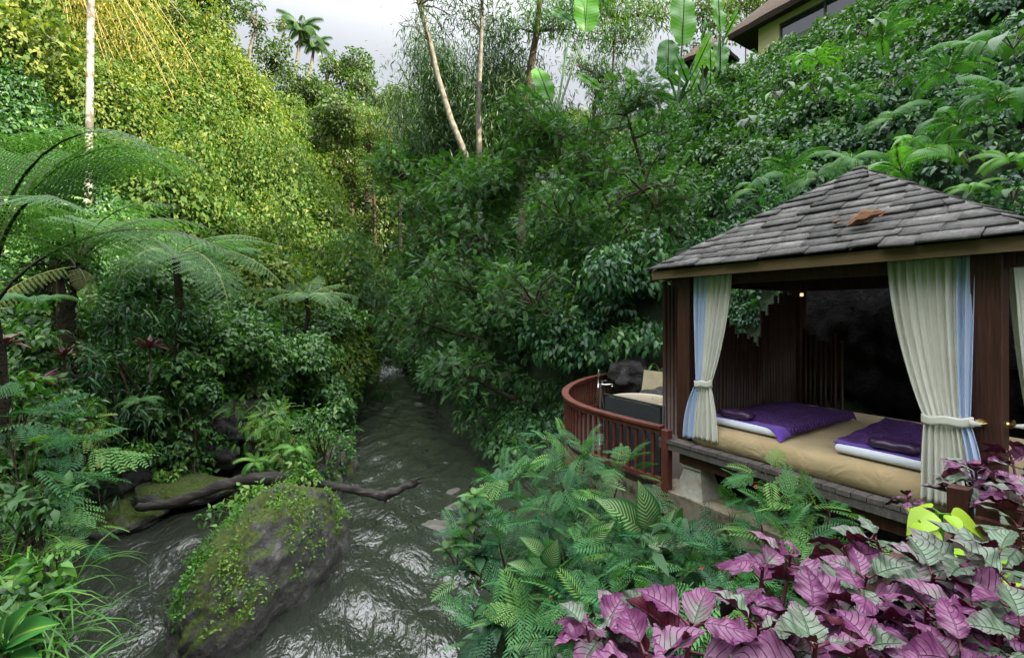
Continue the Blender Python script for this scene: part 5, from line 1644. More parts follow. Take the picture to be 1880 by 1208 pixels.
for (px, py, w, h, sp, lb) in SB:
    p_, Yh = hit(px, py)
    Yb = Yh - w / FPX * Yh * .42
    tree_at('bush', lb, 'bush', px, py, Yb, w, h, 11, LF_d if sp != 's' else LF_o, .02 + .0095 * Yb, 14, {'s': M['shade'], 'b': M['back'], 'v': M['vine'], 'g': M['gold']}[sp], M['bark'], foot=p_ - [0, 0, .3], tr=.06, rr=(.32, .5), droop=.65, tint={'s': .5, 'b': .6, 'v': .62, 'g': .4}[sp], group='bushes in the vine slope')
tree_at('tree', 'fine leaved tree closing the gap between the dark trunk and the banana plants', 'tree', 1100, 140, 30, 150, 110, 12, LF_n, .36, 16, M['bamboo'], M['bark'], foot=np.array([5.5, 30.5, 16.0]), tint=.6, fill=True)
# broad leaved trailing shrubs on the bank above the deck
for (px, py, Y, w, h, lb, n_) in [(1130, 520, 11.5, 200, 170, 'broad leaved shrub with bright hanging leaves above the deck', 14), (1170, 620, 10.8, 150, 130, 'trailing leaves hanging down behind the railing', 10), (1050, 640, 12.0, 190, 150, 'glossy shrub in the shade over the railing end', 12), (1190, 460, 11.5, 130, 130, 'pale leaved shrub at the corner of the pavilion eave', 9)]:
    c = at(px, py, Y)
    tree_at('trailing_shrub', lb, 'shrub', px, py, Y, w, h, n_, LF_o, .19, 13, M['gloss'], M['bark'], foot=np.array([c[0] + .8, c[1] + .9, min(hz(c[0] + .8, c[1] + .9) - .1, c[2])]), tr=.05, droop=1.1, tint=.62, group='broad leaved shrubs on the bank')

# left bank shrubs
LB = [(560, 660, 15, 190, 120, 'rounded three leaflet shrub overhanging the river', 'b'), (450, 640, 13, 230, 140, 'wide leafy shrub in front of the low tree fern', 'b'), (322, 585, 10.9, 130, 90, 'narrow leaved shrub hiding the trunk of the spreading tree fern', 'n'), (330, 680, 10.7, 150, 80, 'leafy shrub above the overhanging rock', 'b'), (600, 600, 18, 150, 100, 'dense shrub behind the rounded three leaflet one', 'b'), (360, 610, 12.3, 180, 110, 'shrub under the drooping tree fern frond', 'b'),
      (620, 735, 14.5, 90, 110, 'small shrub trailing into the water at the bend', 'b'), (215, 600, 10, 190, 150, 'narrow leaved dark shrub beneath the tree ferns', 'n'), (130, 680, 8.5, 170, 130, 'glossy leaved shrub round the dark red plants', 'n'), (60, 640, 7.5, 130, 120, 'leafy shrub at the edge under the old yellow frond', 'b'),
      (290, 520, 13, 200, 120, 'green shrub behind the forked fern trunk', 'b'), (90, 400, 9, 190, 200, 'tall leafy shrub behind the fern stalks', 'b'), (440, 480, 19, 180, 100, 'vine smothered bush in mid slope', 'v'), (640, 470, 24, 130, 130, 'grey green bush near the bend of the river', 'f'), (520, 430, 25, 150, 110, 'soft needle leaved bush at the foot of the spur', 'f'), (680, 560, 22, 110, 130, 'dim bush over the far rapids', 'f'), (360, 400, 20, 180, 110, 'rounded glossy bush below the sunlit slope', 'b')]
for (px, py, Y, w, h, lb, sp) in LB:
    c = at(px, py, Y)
    mat = {'b': M['shade'], 'n': M['gloss'], 'v': M['vine'], 'f': M['feather']}[sp]
    pr = {'b': LF_3 + LF_o, 'n': LF_n, 'v': LF_d, 'f': LF_f}[sp]
    ls = {'b': .10 + .004 * Y, 'n': .22, 'v': .18, 'f': .34}[sp]
    tree_at('shrub', lb, 'shrub', px, py, Y, w, h, 13, pr, ls, 13, mat, M['bark'], foot=np.array([c[0] - .1, c[1] + .3, min(hz(c[0], c[1] + .3) - .1, c[2] - .3)]), tr=.05, rr=(.3, .5), droop=.6, tint=.62 if sp != 'v' else .35, group='shrubs along the left bank', fill=True)
# yellow green plants low on the bank and on the island
YG = [(330, 740, 11.8, 170, 80, 'yellow green leaved plant trailing over the dark overhanging rock', 'l'), (150, 790, 7.8, 170, 110, 'yellow green ferny plant in the near bank', 'f'), (210, 840, 8.8, 130, 90, 'bright low plant above the angular rock', 'l'), (520, 800, 10.0, 170, 140, 'ferny shrub on top of the long rock', 'f'), (590, 790, 10.3, 110, 120, 'leafy bush at the river edge of the long rock', 'l'),
      (455, 770, 11.2, 140, 120, 'feathery bush at the head of the side channel', 'f'), (560, 875, 9.1, 100, 80, 'small leafy plant growing over the log', 'l'), (420, 965, 7.6, 120, 110, 'green herb hanging on the flank of the mossy boulder', 'l'), (445, 920, 8.0, 110, 90, 'small leaved plant at the back of the mossy boulder', 'l'), (310, 870, 10.0, 60, 40, 'tuft of bright leaves on the flat mossy ledge', 'l')]
for (px, py, Y, w, h, lb, sp) in YG:
    c = at(px, py, Y)
    plant('leafy_plant', lb, 'plant', c + np.array([0, .1, -h / 2 / FPX * Y]), crown(px, py, Y, w, h, 9, rr=(.28, .46)), LF_o if sp == 'l' else LF_f, .115 if sp == 'l' else .24, 13 if sp == 'l' else 10, M['shade'] if 'herb' in lb or 'bush' in lb else M['grass'], M['stalk'], stem_r=.015, droop=.45, tint=.66, group='low plants on the rocks and bank')

# ------------------------------------------------------------------ tree ferns
FR = {}
def frond_mesh(key, p, mats):
    o = Cloud().raw(p).build('frond', mats)
    FR[key] = o.data
    bpy.data.objects.remove(o)
frond_mesh('tall', P_fern(30, 18, .25, .42, 1.5, -.85, .2, .009, 2.0), [M['fern'], M['stalk']])
frond_mesh('up', P_fern(30, 18, .24, .34, 1.25, -.55), [M['fern'], M['stalk']])
frond_mesh('mid', P_fern(30, 18, .26, .26, .95, -.75), [M['fern'], M['stalk']])
frond_mesh('low', P_fern(30, 18, .28, .16, .45, -.85), [M['fern'], M['rachis']])
frond_mesh('flat', P_fern(30, 18, .30, .12, .55, -.35), [M['fern'], M['rachis']])
frond_mesh('droop', P_fern(30, 18, .32, .08, .25, -1.45, .15), [M['fern'], M['rachis']])
frond_mesh('hang', P_fern(28, 18, .22, .10, -.2, -1.5, .35), [M['fernold'], M['rachis']])
def tree_fern(label, foot, top, fronds, r=.09, lean=None):
    foot, top = np.asarray(foot, float), np.asarray(top, float)
    root = thing('tree_fern', label, 'tree fern', foot, group='tree ferns on the left bank')
    e = top - foot
    mb = MB()
    n = 9
    P_ = [e * (i / n) + np.array([.05 * math.sin(i * 1.1), .04 * math.cos(i * 1.7), 0]) for i in range(n)] + [e]
    mb.tube(P_, [r * (1.25 - .35 * i / n) * random.uniform(.9, 1.12) for i in range(n + 1)], 11, wob=.16)
    for _ in range(26):      # stubs of old fronds
        t = random.uniform(.25, 1); a = random.uniform(0, 6.28); d = np.array([math.cos(a), math.sin(a), .9])
        q = e * t
        mb.tube([q + d * r * .5, q + d * (r + .07)], [.018, .010], 5)
    mb.build('trunk', M['fernbark'], root)
    for (key, az, L, pitch) in fronds:
        o = link_mesh('frond', FR[key], root, e)
        o.scale = (L, L, L)
        o.rotation_euler = (R(pitch), 0, R(-az))       # az measured clockwise from straight ahead
    return root
def ground(p): return np.array([p[0], p[1], min(hz(p[0], p[1]) - .05, p[2] - .3)])
tA = at(-25, 590, 4.3)
tree_fern('nearest tree fern, its long stalks rising at the picture edge', ground(tA), tA,
          [('tall', 22, 3.2, 0), ('tall', 58, 3.1, -2), ('tall', 90, 2.9, 0), ('up', 118, 2.3, 6), ('tall', -15, 3.1, 2), ('up', 155, 2.5, 5), ('tall', -60, 3.3, 0), ('up', 74, 2.5, -2)], .10)
tB = at(142, 490, 8.6)
tree_fern('tree fern with a fan of dark stalks above a short thick trunk', at(112, 606, 8.7) - [0, 0, .5], tB,
          [('mid', 78, 2.90, 0), ('up', 52, 2.78, 0), ('up', 15, 2.67, 5), ('mid', 105, 2.67, -4), ('up', -25, 2.67, 5), ('up', -62, 2.55, 0), ('mid', -95, 2.32, 0), ('mid', 140, 2.32, 8), ('up', 175, 2.20, 14), ('hang', 215, 2.1, 0), ('up', 85, 2.44, 12), ('hang', 120, 1.04, -6)], .11)
tC = at(322, 470, 11.4)
tree_fern('spreading tree fern with one frond hanging straight towards the viewer', ground(tC + [0, .2, 0]), tC,
          [('low', 88, 2.9, -4), ('flat', 62, 2.4, 4), ('droop', 176, 2.5, 4), ('droop', 118, 3.0, 2), ('flat', -80, 2.6, -4), ('low', -115, 2.6, -4), ('flat', 20, 2.3, 6), ('flat', -35, 2.3, 6), ('low', 225, 2.0, 0), ('flat', 98, 2.5, 2)], .09)
tD = at(562, 548, 16.5)
tree_fern('small tree fern nearest the bend of the river', ground(tD + [0, .2, 0]), tD,
          [('flat', 88, 1.96, -6), ('flat', 45, 1.74, 12), ('flat', 0, 1.59, 30), ('low', 130, 2.17, 0), ('low', 170, 1.74, 4), ('low', 215, 1.74, 0), ('flat', -95, 2.03, 0), ('flat', -50, 1.74, 14), ('low', 105, 2.03, 0)], .07)

# small arching ferns on the right slope and left bank
def fern_plant(mat):
    cl = Cloud(); n = 9
    for i in range(n):
        a = i * 2 * math.pi / n + random.uniform(-.25, .25)
        cl.add([random.choice(PALMF)], np.zeros((1, 3)), np.array([[math.cos(a), math.sin(a), random.uniform(.0, .3)]]), np.array([[0, 0, 1.0]]), [random.uniform(.7, 1.1)], [random.uniform(.3, .8)])
    o = cl.build('fronds', [mat, M['rachis']])
    return o
FP = []
for mt in ('brightfern', 'fern2', 'fern2'):
    root = thing('fern', 'x', 'fern', (0, 0, -50))
    o = fern_plant(M[mt]); o.parent = root
    FP.append(root)
used = [False] * 3
def put_fern(label, p, sc, kind, group, tilt=(0, 0), rz=None):
    rz = random.uniform(0, 6.28) if rz is None else rz
    if not used[kind]:
        used[kind] = True
        r = FP[kind]; r.location = p; r.scale = (sc,) * 3; r.rotation_euler = (*tilt, rz); r['label'] = label; r['group'] = group
        return r
    return dup(FP[kind], p, rz, sc, label, group, tilt)
RF = [(1655, 315, 8.0, .95, 0, 'bright green fern arching right behind the roof apex'), (1700, 285, 8.3, .9, 0, 'second bright green fern beside the roof apex, higher'), (1560, 300, 8.6, .8, 1, 'fern drooping over the shoulder of the roof'), (1500, 330, 9.2, .8, 1, 'grey green fern above the left roof hip'), (1450, 310, 9.8, .85, 1, 'arching fern left of the roof apex in the dark leaves'),
      (1390, 350, 10, .9, 1, 'low fern behind the roof hip near the feathery tree'), (1640, 220, 9.2, .75, 1, 'fern hanging in the middle of the slope'), (1760, 230, 7.9, .9, 1, 'fern above the bright pair on the slope'), (1830, 190, 7.6, .95, 1, 'big blue green fern near the picture edge'), (1740, 130, 9.0, 1.0, 2, 'large fern with curled brown frond high on the slope'),
      (1800, 100, 8.4, .9, 1, 'fern under the big heart leaves'), (1560, 180, 11, .8, 2, 'fern half buried among the glossy leaves'), (1850, 300, 6.9, .6, 0, 'bright small fern over the end of the roof'), (1780, 350, 7.0, .4, 0, 'fan shaped little fern against the dark bank'), (1500, 110, 14, .9, 0, 'bright fern below the villa terrace'), (1620, 70, 13, 1.0, 2, 'fern at the top of the slope by the villa')]
for (px, py, Y, sc, kd, lb) in RF:
    put_fern(lb, at(px, py, Y), sc, kd, 'ferns on the slope', (R(random.uniform(-25, -5)), R(random.uniform(-30, -10))))
LFN = [(255, 740, 8.6, .45, 1, 'small fern by the stems in the near bank'), (545, 830, 9.6, .55, 0, 'light green fern on the long rock'), (470, 850, 9.6, .5, 0, 'pale fern beside the log on the rock'), (430, 470, 15, 1.0, 1, 'fern behind the spreading tree fern'), (290, 700, 10.5, .55, 1, 'fern under the dark red crowned plant'), (60, 560, 6.8, .6, 1, 'fern beside the old yellow frond')]
for (px, py, Y, sc, kd, lb) in LFN:
    put_fern(lb, at(px, py, Y), sc, kd, 'ferns on the left bank')

# dark red cordylines
def cordyline(label, p, n, L, stem):
    root = thing('cordyline', label, 'plant', np.asarray(p) - [0, 0, stem], group='dark red cordylines')
    cl = Cloud()
    for i in range(n):
        a = i * 2.4; e = lerp(.25, 1.25, i / n)
        cl.add([P_gridleaf(7, 2, .13, .25, .35, .8)], np.array([[0, 0, stem]]), np.array([[math.cos(a) * math.cos(e), math.sin(a) * math.cos(e), math.sin(e)]]), np.array([[0, 0, 1.0]]), [L * random.uniform(.75, 1.1)], [random.random()])
    cl.build('foliage', M['cordy'], root)
    MB().tube([(0, 0, -.1), (.02, 0, stem * .5), (0, 0, stem)], [.02, .018, .016], 7).build('stem', M['bark'], root)
for (px, py, Y, n, L, st, lb) in [(275, 640, 9.4, 15, .42, .55, 'dark red cordyline tallest in the shade under the tree fern'), (75, 705, 7.0, 13, .34, .4, 'bronze and green cordyline rosette low in the bank'), (118, 655, 7.6, 10, .34, .6, 'slim dark red cordyline on a leaning stem'), (80, 768, 6.4, 6, .2, .2, 'tiny rusty red cordyline shoot in the yellow green leaves'), (8, 635, 5.6, 10, .3, .5, 'plum cordyline cut off by the picture edge')]:
    cordyline(lb, at(px, py, Y), n, L, st)

# banana and heliconia plants on the skyline
BL = P_gridleaf(26, 8, .165, .14, .20, .9, .22, .035, .10, .34)
BLf = P_gridleaf(14, 6, .15, .25, .10, .5, .12, 0)
def banana(label, foot, leaves, group='banana plants below the villa'):
    """leaves: (pixel of the leaf's foot, pixel of its tip, depth, breadth factor, tint, facing)"""
    foot = np.asarray(foot, float)
    root = thing('banana_plant', label, 'banana plant', foot, group=group)
    mb = MB()
    for (a, b_, Y, w, tint, fc) in leaves:
        A = at(*a, Y) - foot; B_ = at(*b_, Y + random.uniform(-.3, .3)) - foot
        L = np.linalg.norm(B_ - A)
        p = (BL[0] * np.array([w, 1, 1]), BL[1], BL[2], BL[3])
        n = np.array([[fc * .5, -1, .15]])
        cl = Cloud().raw(place(p, A[None], (B_ - A)[None], n, [L]), tint)
        o = cl.build('leaf', M['banana'], root, smooth=True)
        mb.tube([np.zeros(3), lerp(np.zeros(3), A, .6) + np.array([0, 0, .1]), A, lerp(A, B_, .9) + np.array([0, .01, 0])], [.06, .045, .03, .008], 6)
    mb.build('stem', M['grass'], root)
Y = 17
banana('banana plant with the broad sunlit upright leaf at the top edge', at(1245, 190, Y), [((1252, 85), (1258, -30), Y, 1.25, .55, .1), ((1226, 140), (1228, 62), Y - .3, 1.5, .05, -.3), ((1275, 130), (1312, 52), Y, .8, .75, .6), ((1285, 90), (1305, 22), Y + .5, .5, .3, 1.2), ((1262, 150), (1240, 95), Y - .5, 1.0, .2, -.5), ((1255, 160), (1205, 120), Y + .4, .8, .3, -1.0), ((1268, 165), (1290, 120), Y - .4, .9, .5, .5), ((1240, 185), (1195, 165), Y, .8, .35, -.8)])
banana('heliconia with a tall narrow leaf standing before the hut', at(1318, 140, 18), [((1322, 60), (1318, -25), 18, .8, .7, .3), ((1322, 132), (1324, 66), 17.8, 1.1, .3, -.2), ((1330, 70), (1362, 10), 18.2, .5, .6, 1.0), ((1316, 120), (1345, 85), 18.3, .8, .5, .6)])
banana('heliconia with three short rounded bright leaves', at(1290, 175, 17.5), [((1305, 130), (1304, 82), 17.5, 1.2, .85, .1), ((1290, 128), (1288, 96), 17.5, 1.3, .8, -.2), ((1275, 150), (1276, 116), 17.3, 1.3, .75, .2), ((1304, 155), (1305, 128), 17.4, 1.4, .6, .1)])
banana('banana plant with a fan leaf in front of the dark trunk', at(1020, 220, 19), [((1010, 185), (985, 118), 19, 1.5, .45, .3), ((1000, 190), (948, 152), 18.6, .6, .2, -1.4), ((1075, 60), (1080, -40), 19.5, 1.5, .4, .2), ((1050, 40), (1010, 12), 19.6, .9, .2, -.5)])
banana('banana plant with slanting leaves among the feathery trees', at(1110, 240, 18), [((1105, 165), (1062, 132), 18, 1.0, .5, .3), ((1160, 165), (1157, 120), 18.2, 1.3, .8, 0), ((1165, 235), (1205, 185), 17.6, 1.0, .6, .4)])
# big heart leaved plants on the slope
def heartplant(label, p, n, L, mat='gloss'):
    mat = 'shade' if mat == 'gloss' else mat; L = L * .8
    root = thing('big_leaf_plant', label, 'plant', p, group='big leaved plants on the slope')
    cl = Cloud(); mb = MB()
    for i in range(n):
        a = i * 2.4 + random.uniform(-.3, .3); rr = L * random.uniform(.5, 1.1)
        tip = np.array([math.cos(a) * rr, math.sin(a) * rr, L * random.uniform(.5, 1.3)])
        cl.add([P_gridleaf(8, 4, .36, .10, .35, .55)], tip[None], np.array([[math.cos(a), math.sin(a), -.75]]), np.array([[math.cos(a) * .6, math.sin(a) * .6, 1.0]]), [L * random.uniform(.7, 1.1)], [random.random()])
        mb.tube([np.zeros(3), tip * .6 + np.array([0, 0, .05]), tip], [.012, .01, .007], 5)
    cl.build('foliage', M[mat], root, smooth=True); mb.build('stem', M['stalk'], root)
for (px, py, Y, n, L, lb, mt) in [(1860, 90, 7.6, 6, .45, 'big pale heart leaved plant at the upper picture edge', 'shade'), (1478, 128, 15, 7, .5, 'bright heart leaved plant just below the villa wall', 'brightfern'), (1430, 185, 13, 8, .42, 'broad leaved plant with shiny leaves at mid slope', 'gloss'), (1590, 70, 13, 8, .5, 'large lobed leaves under the villa terrace corner', 'shade'), (1370, 240, 12, 8, .36, 'shiny broad leaves left of the slope ferns', 'gloss'),
                              (1500, 175, 11, 7, .32, 'pale rust spotted broad leaves in the slope', 'shade'), (1640, 160, 10, 7, .32, 'shiny dark broad leaves above the roof', 'gloss'), (1780, 300, 7.3, 6, .22, 'heart leaves hanging at the end of the roof', 'gloss'), (1860, 370, 6.6, 6, .2, 'rounded leaves over the low corner of the roof', 'shade'), (1215, 690, 9.8, 6, .26, 'pale broad leaves behind the beige slab', 'fern')]:
    heartplant(lb, at(px, py, Y), n, L, mt)
# shrubs in front of the villa
for (px, py, Y, w, h, lb) in [(1405, 138, 24, 90, 50, 'dense small leaved shrub under the villa corner'), (1462, 122, 22, 90, 50, 'yellow tipped shrub below the villa window'), (1350, 150, 22, 110, 70, 'small leaved shrub beneath the hut'), (1310, 190, 20, 100, 60, 'low shrub at the foot of the heliconias')]:
    tree_at('shrub', lb, 'shrub', px, py, Y, w, h, 10, LF_o, .17, 14, M['shade'], M['bark'], tr=.05, tint=.55, group='shrubs below the villa')

# ------------------------------------------------------------------ near shrubs on the right, below the pavilion
NP_ = [P_pinnate(10, .40, .062, 60, .30, .12), P_pinnate(9, .44, .066, 56, .15, .10), P_pinnate(11, .36, .056, 64, .45, .15), SPRAY[0]]
def near_shrub(label, foot, L_, fl=8, tint=.5, ls=.27):
    lobes = [(at(px, py, Y), (r, r, r * .8)) for (px, py, Y, r) in L_]
    return plant('feathery_shrub', label, 'shrub', foot, lobes, NP_, ls, 15, M['featherN'], M['bark'], stem_r=.018, droop=.30, out=.9, jit=.35, inner=.55, flowers=fl, mflower=M['flower'], tint=tint, tvar=.22, group='feathery shrubs below the pavilion', up=1.1, zmin=-.2)
near_shrub('feathery shrub crowding the foot of the curved railing', np.array([.9, 5.7, .9]), [(1010, 835, 5.7, .34), (1075, 850, 5.5, .36), (1140, 870, 5.2, .28), (960, 890, 5.5, .36), (1050, 900, 5.2, .36)], 7)
near_shrub('feathery shrub leaning out furthest over the water', np.array([.2, 5.0, .6]), [(905, 925, 5.2, .28), (960, 960, 5.0, .34), (880, 1000, 4.9, .30), (930, 1040, 4.7, .36), (860, 1060, 4.8, .24), (1010, 980, 4.8, .32)], 5)
near_shrub('feathery shrub with orange buds in the midst of the thicket', np.array([.7, 4.4, .8]), [(1060, 980, 4.6, .32), (1120, 1010, 4.4, .30), (1040, 1050, 4.3, .34), (1110, 1080, 4.1, .32), (970, 1090, 4.3, .30), (1200, 1040, 4.0, .28), (1240, 1010, 4.2, .24)], 8)
near_shrub('lowest feathery shrub under the purple leaves', np.array([.8, 3.6, .9]), [(960, 1160, 4.0, .32), (1050, 1150, 3.8, .32), (1150, 1140, 3.6, .30), (1240, 1100, 3.5, .28), (1310, 1060, 3.5, .25), (1120, 1200, 3.3, .3), (1260, 1180, 3.2, .28), (900, 1180, 4.2, .26), (1340, 1130, 3.1, .22)], 8)
near_shrub('bright feathery shrub reaching up before the bed', np.array([2.2, 3.7, 1.0]), [(1410, 885, 4.3, .20), (1390, 930, 4.3, .22), (1440, 940, 4.1, .24), (1480, 965, 3.9, .22), (1420, 985, 4.0, .24), (1530, 960, 3.8, .18), (1570, 980, 3.6, .15), (1470, 1010, 3.7, .22)], 2, .66, .22)
near_shrub('feathery sprays hanging across the concrete beam', np.array([1.9, 3.8, 1.0]), [(1345, 955, 4.3, .11), (1340, 975, 4.3, .12), (1345, 1015, 4.1, .15), (1380, 1050, 3.8, .2)], 0, .5, .2)
# dark leaves filling the thicket
def smp_near():
    return random.uniform(-.1, 2.6), random.uniform(3.3, 6.0)
clf = Cloud()
for _ in range(90):
    x, y = smp_near()
    z = hz(x, y); r = random.uniform(.2, .34)
    p = np.array([x, y, z + .12 + random.uniform(0, .45)])
    if in_pav(p, r) and p[2] > 1.45: continue
    lobe(clf, p, r, NP_ + LF_o, .19, 10, .35, .5)
for _ in range(110):
    u_, v_ = random.uniform(1.0, 6.0), random.uniform(-1.6, 3.4)
    x, y = G(u_, v_)[:2]
    r = random.uniform(.18, .32)
    p = np.array([x, y, hz(x, y) + random.uniform(.05, .25)])
    if (-.6 < u_ < S + .7 and v_ > -.5) or y < -1.5: continue
    lobe(clf, p, r, NP_ + LF_o, .18, 9, .45, .5)
tag(clf.build('thicket_undergrowth', [M['feather'], M['feather']]), 'dark undergrowth filling the thicket below the pavilion', 'undergrowth', kind='stuff')

# variegated dumb cane
m, nt, b = newmat('variegated_leaf')
at_ = nt.nodes.new("ShaderNodeAttribute"); at_.attribute_name = 'lv'
sx = nt.nodes.new("ShaderNodeSeparateXYZ"); nt.links.new(at_.outputs['Vector'], sx.inputs[0])
ab = nt.nodes.new("ShaderNodeMath"); ab.operation = 'ABSOLUTE'; nt.links.new(sx.outputs['X'], ab.inputs[0])
c1 = nt.nodes.new("ShaderNodeMath"); c1.operation = 'MULTIPLY_ADD'; c1.inputs[1].default_value = -.28
nt.links.new(ab.outputs[0], c1.inputs[0]); nt.links.new(sx.outputs['Y'], c1.inputs[2])
c2 = nt.nodes.new("ShaderNodeMath"); c2.operation = 'MULTIPLY'; c2.inputs[1].default_value = 80
nt.links.new(c1.outputs[0], c2.inputs[0])
c3 = nt.nodes.new("ShaderNodeMath"); c3.operation = 'SINE'; nt.links.new(c2.outputs[0], c3.inputs[0])
c4 = nt.nodes.new("ShaderNodeMapRange"); c4.inputs[1].default_value = .1; c4.inputs[2].default_value = .6; nt.links.new(c3.outputs[0], c4.inputs[0])
c5 = nt.nodes.new("ShaderNodeMapRange"); c5.inputs[1].default_value = .90; c5.inputs[2].default_value = .62; nt.links.new(ab.outputs[0], c5.inputs[0])
c6 = nt.nodes.new("ShaderNodeMath"); c6.operation = 'MULTIPLY'; nt.links.new(c4.outputs[0], c6.inputs[0]); nt.links.new(c5.outputs[0], c6.inputs[1])
mx = nt.nodes.new("ShaderNodeMix"); mx.data_type = 'RGBA'; mx.inputs[6].default_value = (.022, .10, .022, 1); mx.inputs[7].default_value = (.27, .36, .16, 1)
nt.links.new(c6.outputs[0], mx.inputs[0]); nt.links.new(mx.outputs[2], b.inputs['Base Color']); b.inputs['Roughness'].default_value = .32
M['varieg'] = m
def dumbcane(label, foot, leaves):
    foot = np.asarray(foot, float)
    root = thing('dumb_cane', label, 'plant', foot, group='striped leaved plants')
    cl = Cloud(); mb = MB()
    g = P_gridleaf(22, 8, .25, .14, .25, .72)
    for (a, b_, Y, w) in leaves:
        A = at(*a, Y) - foot; B_ = at(*b_, Y - .12) - foot
        p = (g[0] * np.array([w, 1, 1]), g[1], g[2], g[3])
        cl.raw(place(p, A[None], (B_ - A)[None], np.array([[.1, -.75, .8]]), [np.linalg.norm(B_ - A)]), .5)
        mb.tube([np.zeros(3), lerp(np.zeros(3), A, .5), A], [.014, .010, .007], 6)
    cl.build('foliage', M['varieg'], root, smooth=True); mb.build('stem', M['grass'], root)
dumbcane('striped green and white leaves nearest the concrete beam', at(1180, 1015, 4.3), [((1178, 972), (1112, 912), 4.45, 1.15), ((1190, 972), (1186, 893), 4.4, 1.2), ((1190, 1000), (1262, 992), 4.2, .95), ((1200, 985), (1235, 940), 4.4, .8)])
dumbcane('striped leaves half buried in the middle of the thicket', at(1030, 1040, 4.2), [((1000, 1018), (965, 985), 4.25, 1.0), ((1005, 1040), (1020, 1000), 4.2, 1.3), ((1080, 1000), (1120, 960), 4.3, 1.0), ((980, 1045), (940, 1030), 4.2, .9)])
# glossy rosettes
def rosette(label, p, n, L, mat, tintv, tiltv=(0, 0)):
    root = thing('glossy_shrub', label, 'shrub', np.asarray(p) - [0, 0, .35], group='glossy shoots at the water side')
    cl = Cloud(); mb = MB()
    g = P_gridleaf(9, 4, .23, .14, .30, .95)
    for (dx, dz, k) in ((0, .35, 1), (-.13, .22, .8), (.12, .2, .75)):
        c = np.array([dx, random.uniform(-.08, .08), dz])
        mb.tube([(0, 0, 0), c * .5 + np.array([.02, 0, 0]), c], [.010, .008, .006], 5)
        for i in range(n):
            a = i * 2.4; e = lerp(-.1, .95, i / n)
            cl.add([g], c[None] - [0, 0, .05 * (1 - i / n)], np.array([[math.cos(a) * math.cos(e), math.sin(a) * math.cos(e), math.sin(e)]]), np.array([[0, 0, 1.0]]), [L * k * random.uniform(.75, 1.1)], [np.clip(tintv + random.uniform(-.3, .3), 0, 1)])
    cl.build('foliage', mat, root, smooth=True); mb.build('stem', M['bark'], root)
for (px, py, Y, L, lb, tv) in [(872, 905, 5.1, .20, 'yellow green glossy shoot standing highest beside the water', .95), (868, 955, 5.0, .19, 'pale glossy rosette just under the yellow green shoot', .8), (838, 990, 5.0, .17, 'glossy shoot sticking out lowest towards the stream', .85), (880, 1020, 4.7, .22, 'dark glossy leaves inside the thicket', .2), (910, 1130, 4.1, .20, 'blue green glossy rosette at the lower edge', .25), (1090, 870, 5.2, .14, 'small glossy rosette between the feathery sprays', .6)]:
    rosette(lb, at(px, py, Y), 9, L, M['gloss'], tv)

# ------------------------------------------------------------------ near left bank
near_left = [('feathery shrub with broad flat sprays at the near left bank', np.array([-4.3, 3.8, 1.4]), [(60, 800, 3.9, .30), (120, 835, 3.9, .26), (30, 860, 3.6, .3), (130, 890, 4.0, .22), (10, 780, 3.8, .3), (80, 900, 3.6, .25)], .55), ('feathery shrub dipping towards the side channel', np.array([-4.0, 4.1, 1.1]), [(130, 985, 4.1, .22), (90, 960, 3.8, .26), (60, 1010, 3.5, .24), (150, 1010, 4.2, .16)], .6)]
for lb, f_, L_, tn in near_left:
    lobes = [(at(px, py, Y), (r, r, r * .7)) for (px, py, Y, r) in L_]
    plant('feathery_shrub', lb, 'shrub', f_, lobes, NP_ + SPRAY, .29, 11, M['featherN'], M['bark'], stem_r=.016, droop=.3, out=.9, jit=.3, tint=tn, up=1.3, zmin=-.1, group='feathery shrubs of the near bank')
for (px, py, Y, w, h, lb) in [(40, 930, 3.4, 170, 120, 'leafy vine hanging over the grass of the near bank'), (70, 1060, 3.1, 160, 160, 'small leaved plant mixed in the long grass'), (20, 720, 4.6, 130, 110, 'bright leaved shrub at the picture edge under the plum cordyline'), (110, 760, 6.0, 150, 90, 'blue green leafy shrub behind the flat sprays'), (40, 1130, 2.9, 150, 140, 'dark leaves below the long grass')]:
    c = at(px, py, Y)
    plant('leafy_plant', lb, 'plant', c - [0, 0, h / 2 / FPX * Y], crown(px, py, Y, w, h, 10, rr=(.3, .5)), LF_o, .10, 12, M['grass'] if 'bright' in lb or 'mixed' in lb else M['shade'], M['stalk'], stem_r=.01, droop=.5, tint=.5, group='leafy plants of the near bank')
def grass_tuft(label, p, n, L, w, mat, group, az=(0, 6.28), flat=1.0):
    root = thing('grass_tuft', label, 'grass', p, group=group)
    cl = Cloud()
    bl = [P_blade(7, w, 1.35, -.9), P_blade(7, w, 1.2, -.4), P_blade(7, w, 1.45, -1.3)]
    a = rng.uniform(az[0], az[1], n)
    pos = np.stack([rng.normal(size=n) * L * .12, rng.normal(size=n) * L * .12, rng.uniform(-.02, .02, n)], 1)
    cl.add(bl, pos, np.stack([np.cos(a), np.sin(a), rng.uniform(-.15, .15, n)], 1), np.tile([0, 0, 1.0], (n, 1)), L * rng.uniform(.55, 1.1, n), np.clip(rng.normal(size=n) * .22 + .5, 0, 1))
    cl.build('blades', mat, root, smooth=True)
for (px, py, Y, n, L, lb) in [(20, 1090, 2.8, 46, .85, 'long arching grass tuft at the lower picture edge'), (70, 1130, 3.0, 40, .8, 'long grass leaning over the side channel'), (110, 1010, 3.6, 24, .7, 'thin grass blades stretching over the water'), (15, 960, 3.3, 26, .6, 'grass mixed with the flat feathery sprays'), (60, 1210, 2.5, 34, .6, 'grass clump behind the ginger leaves')]:
    grass_tuft(lb, at(px, py, Y) - [0, 0, .35], n, L, .014, M['grass'], 'grass tufts of the near bank')
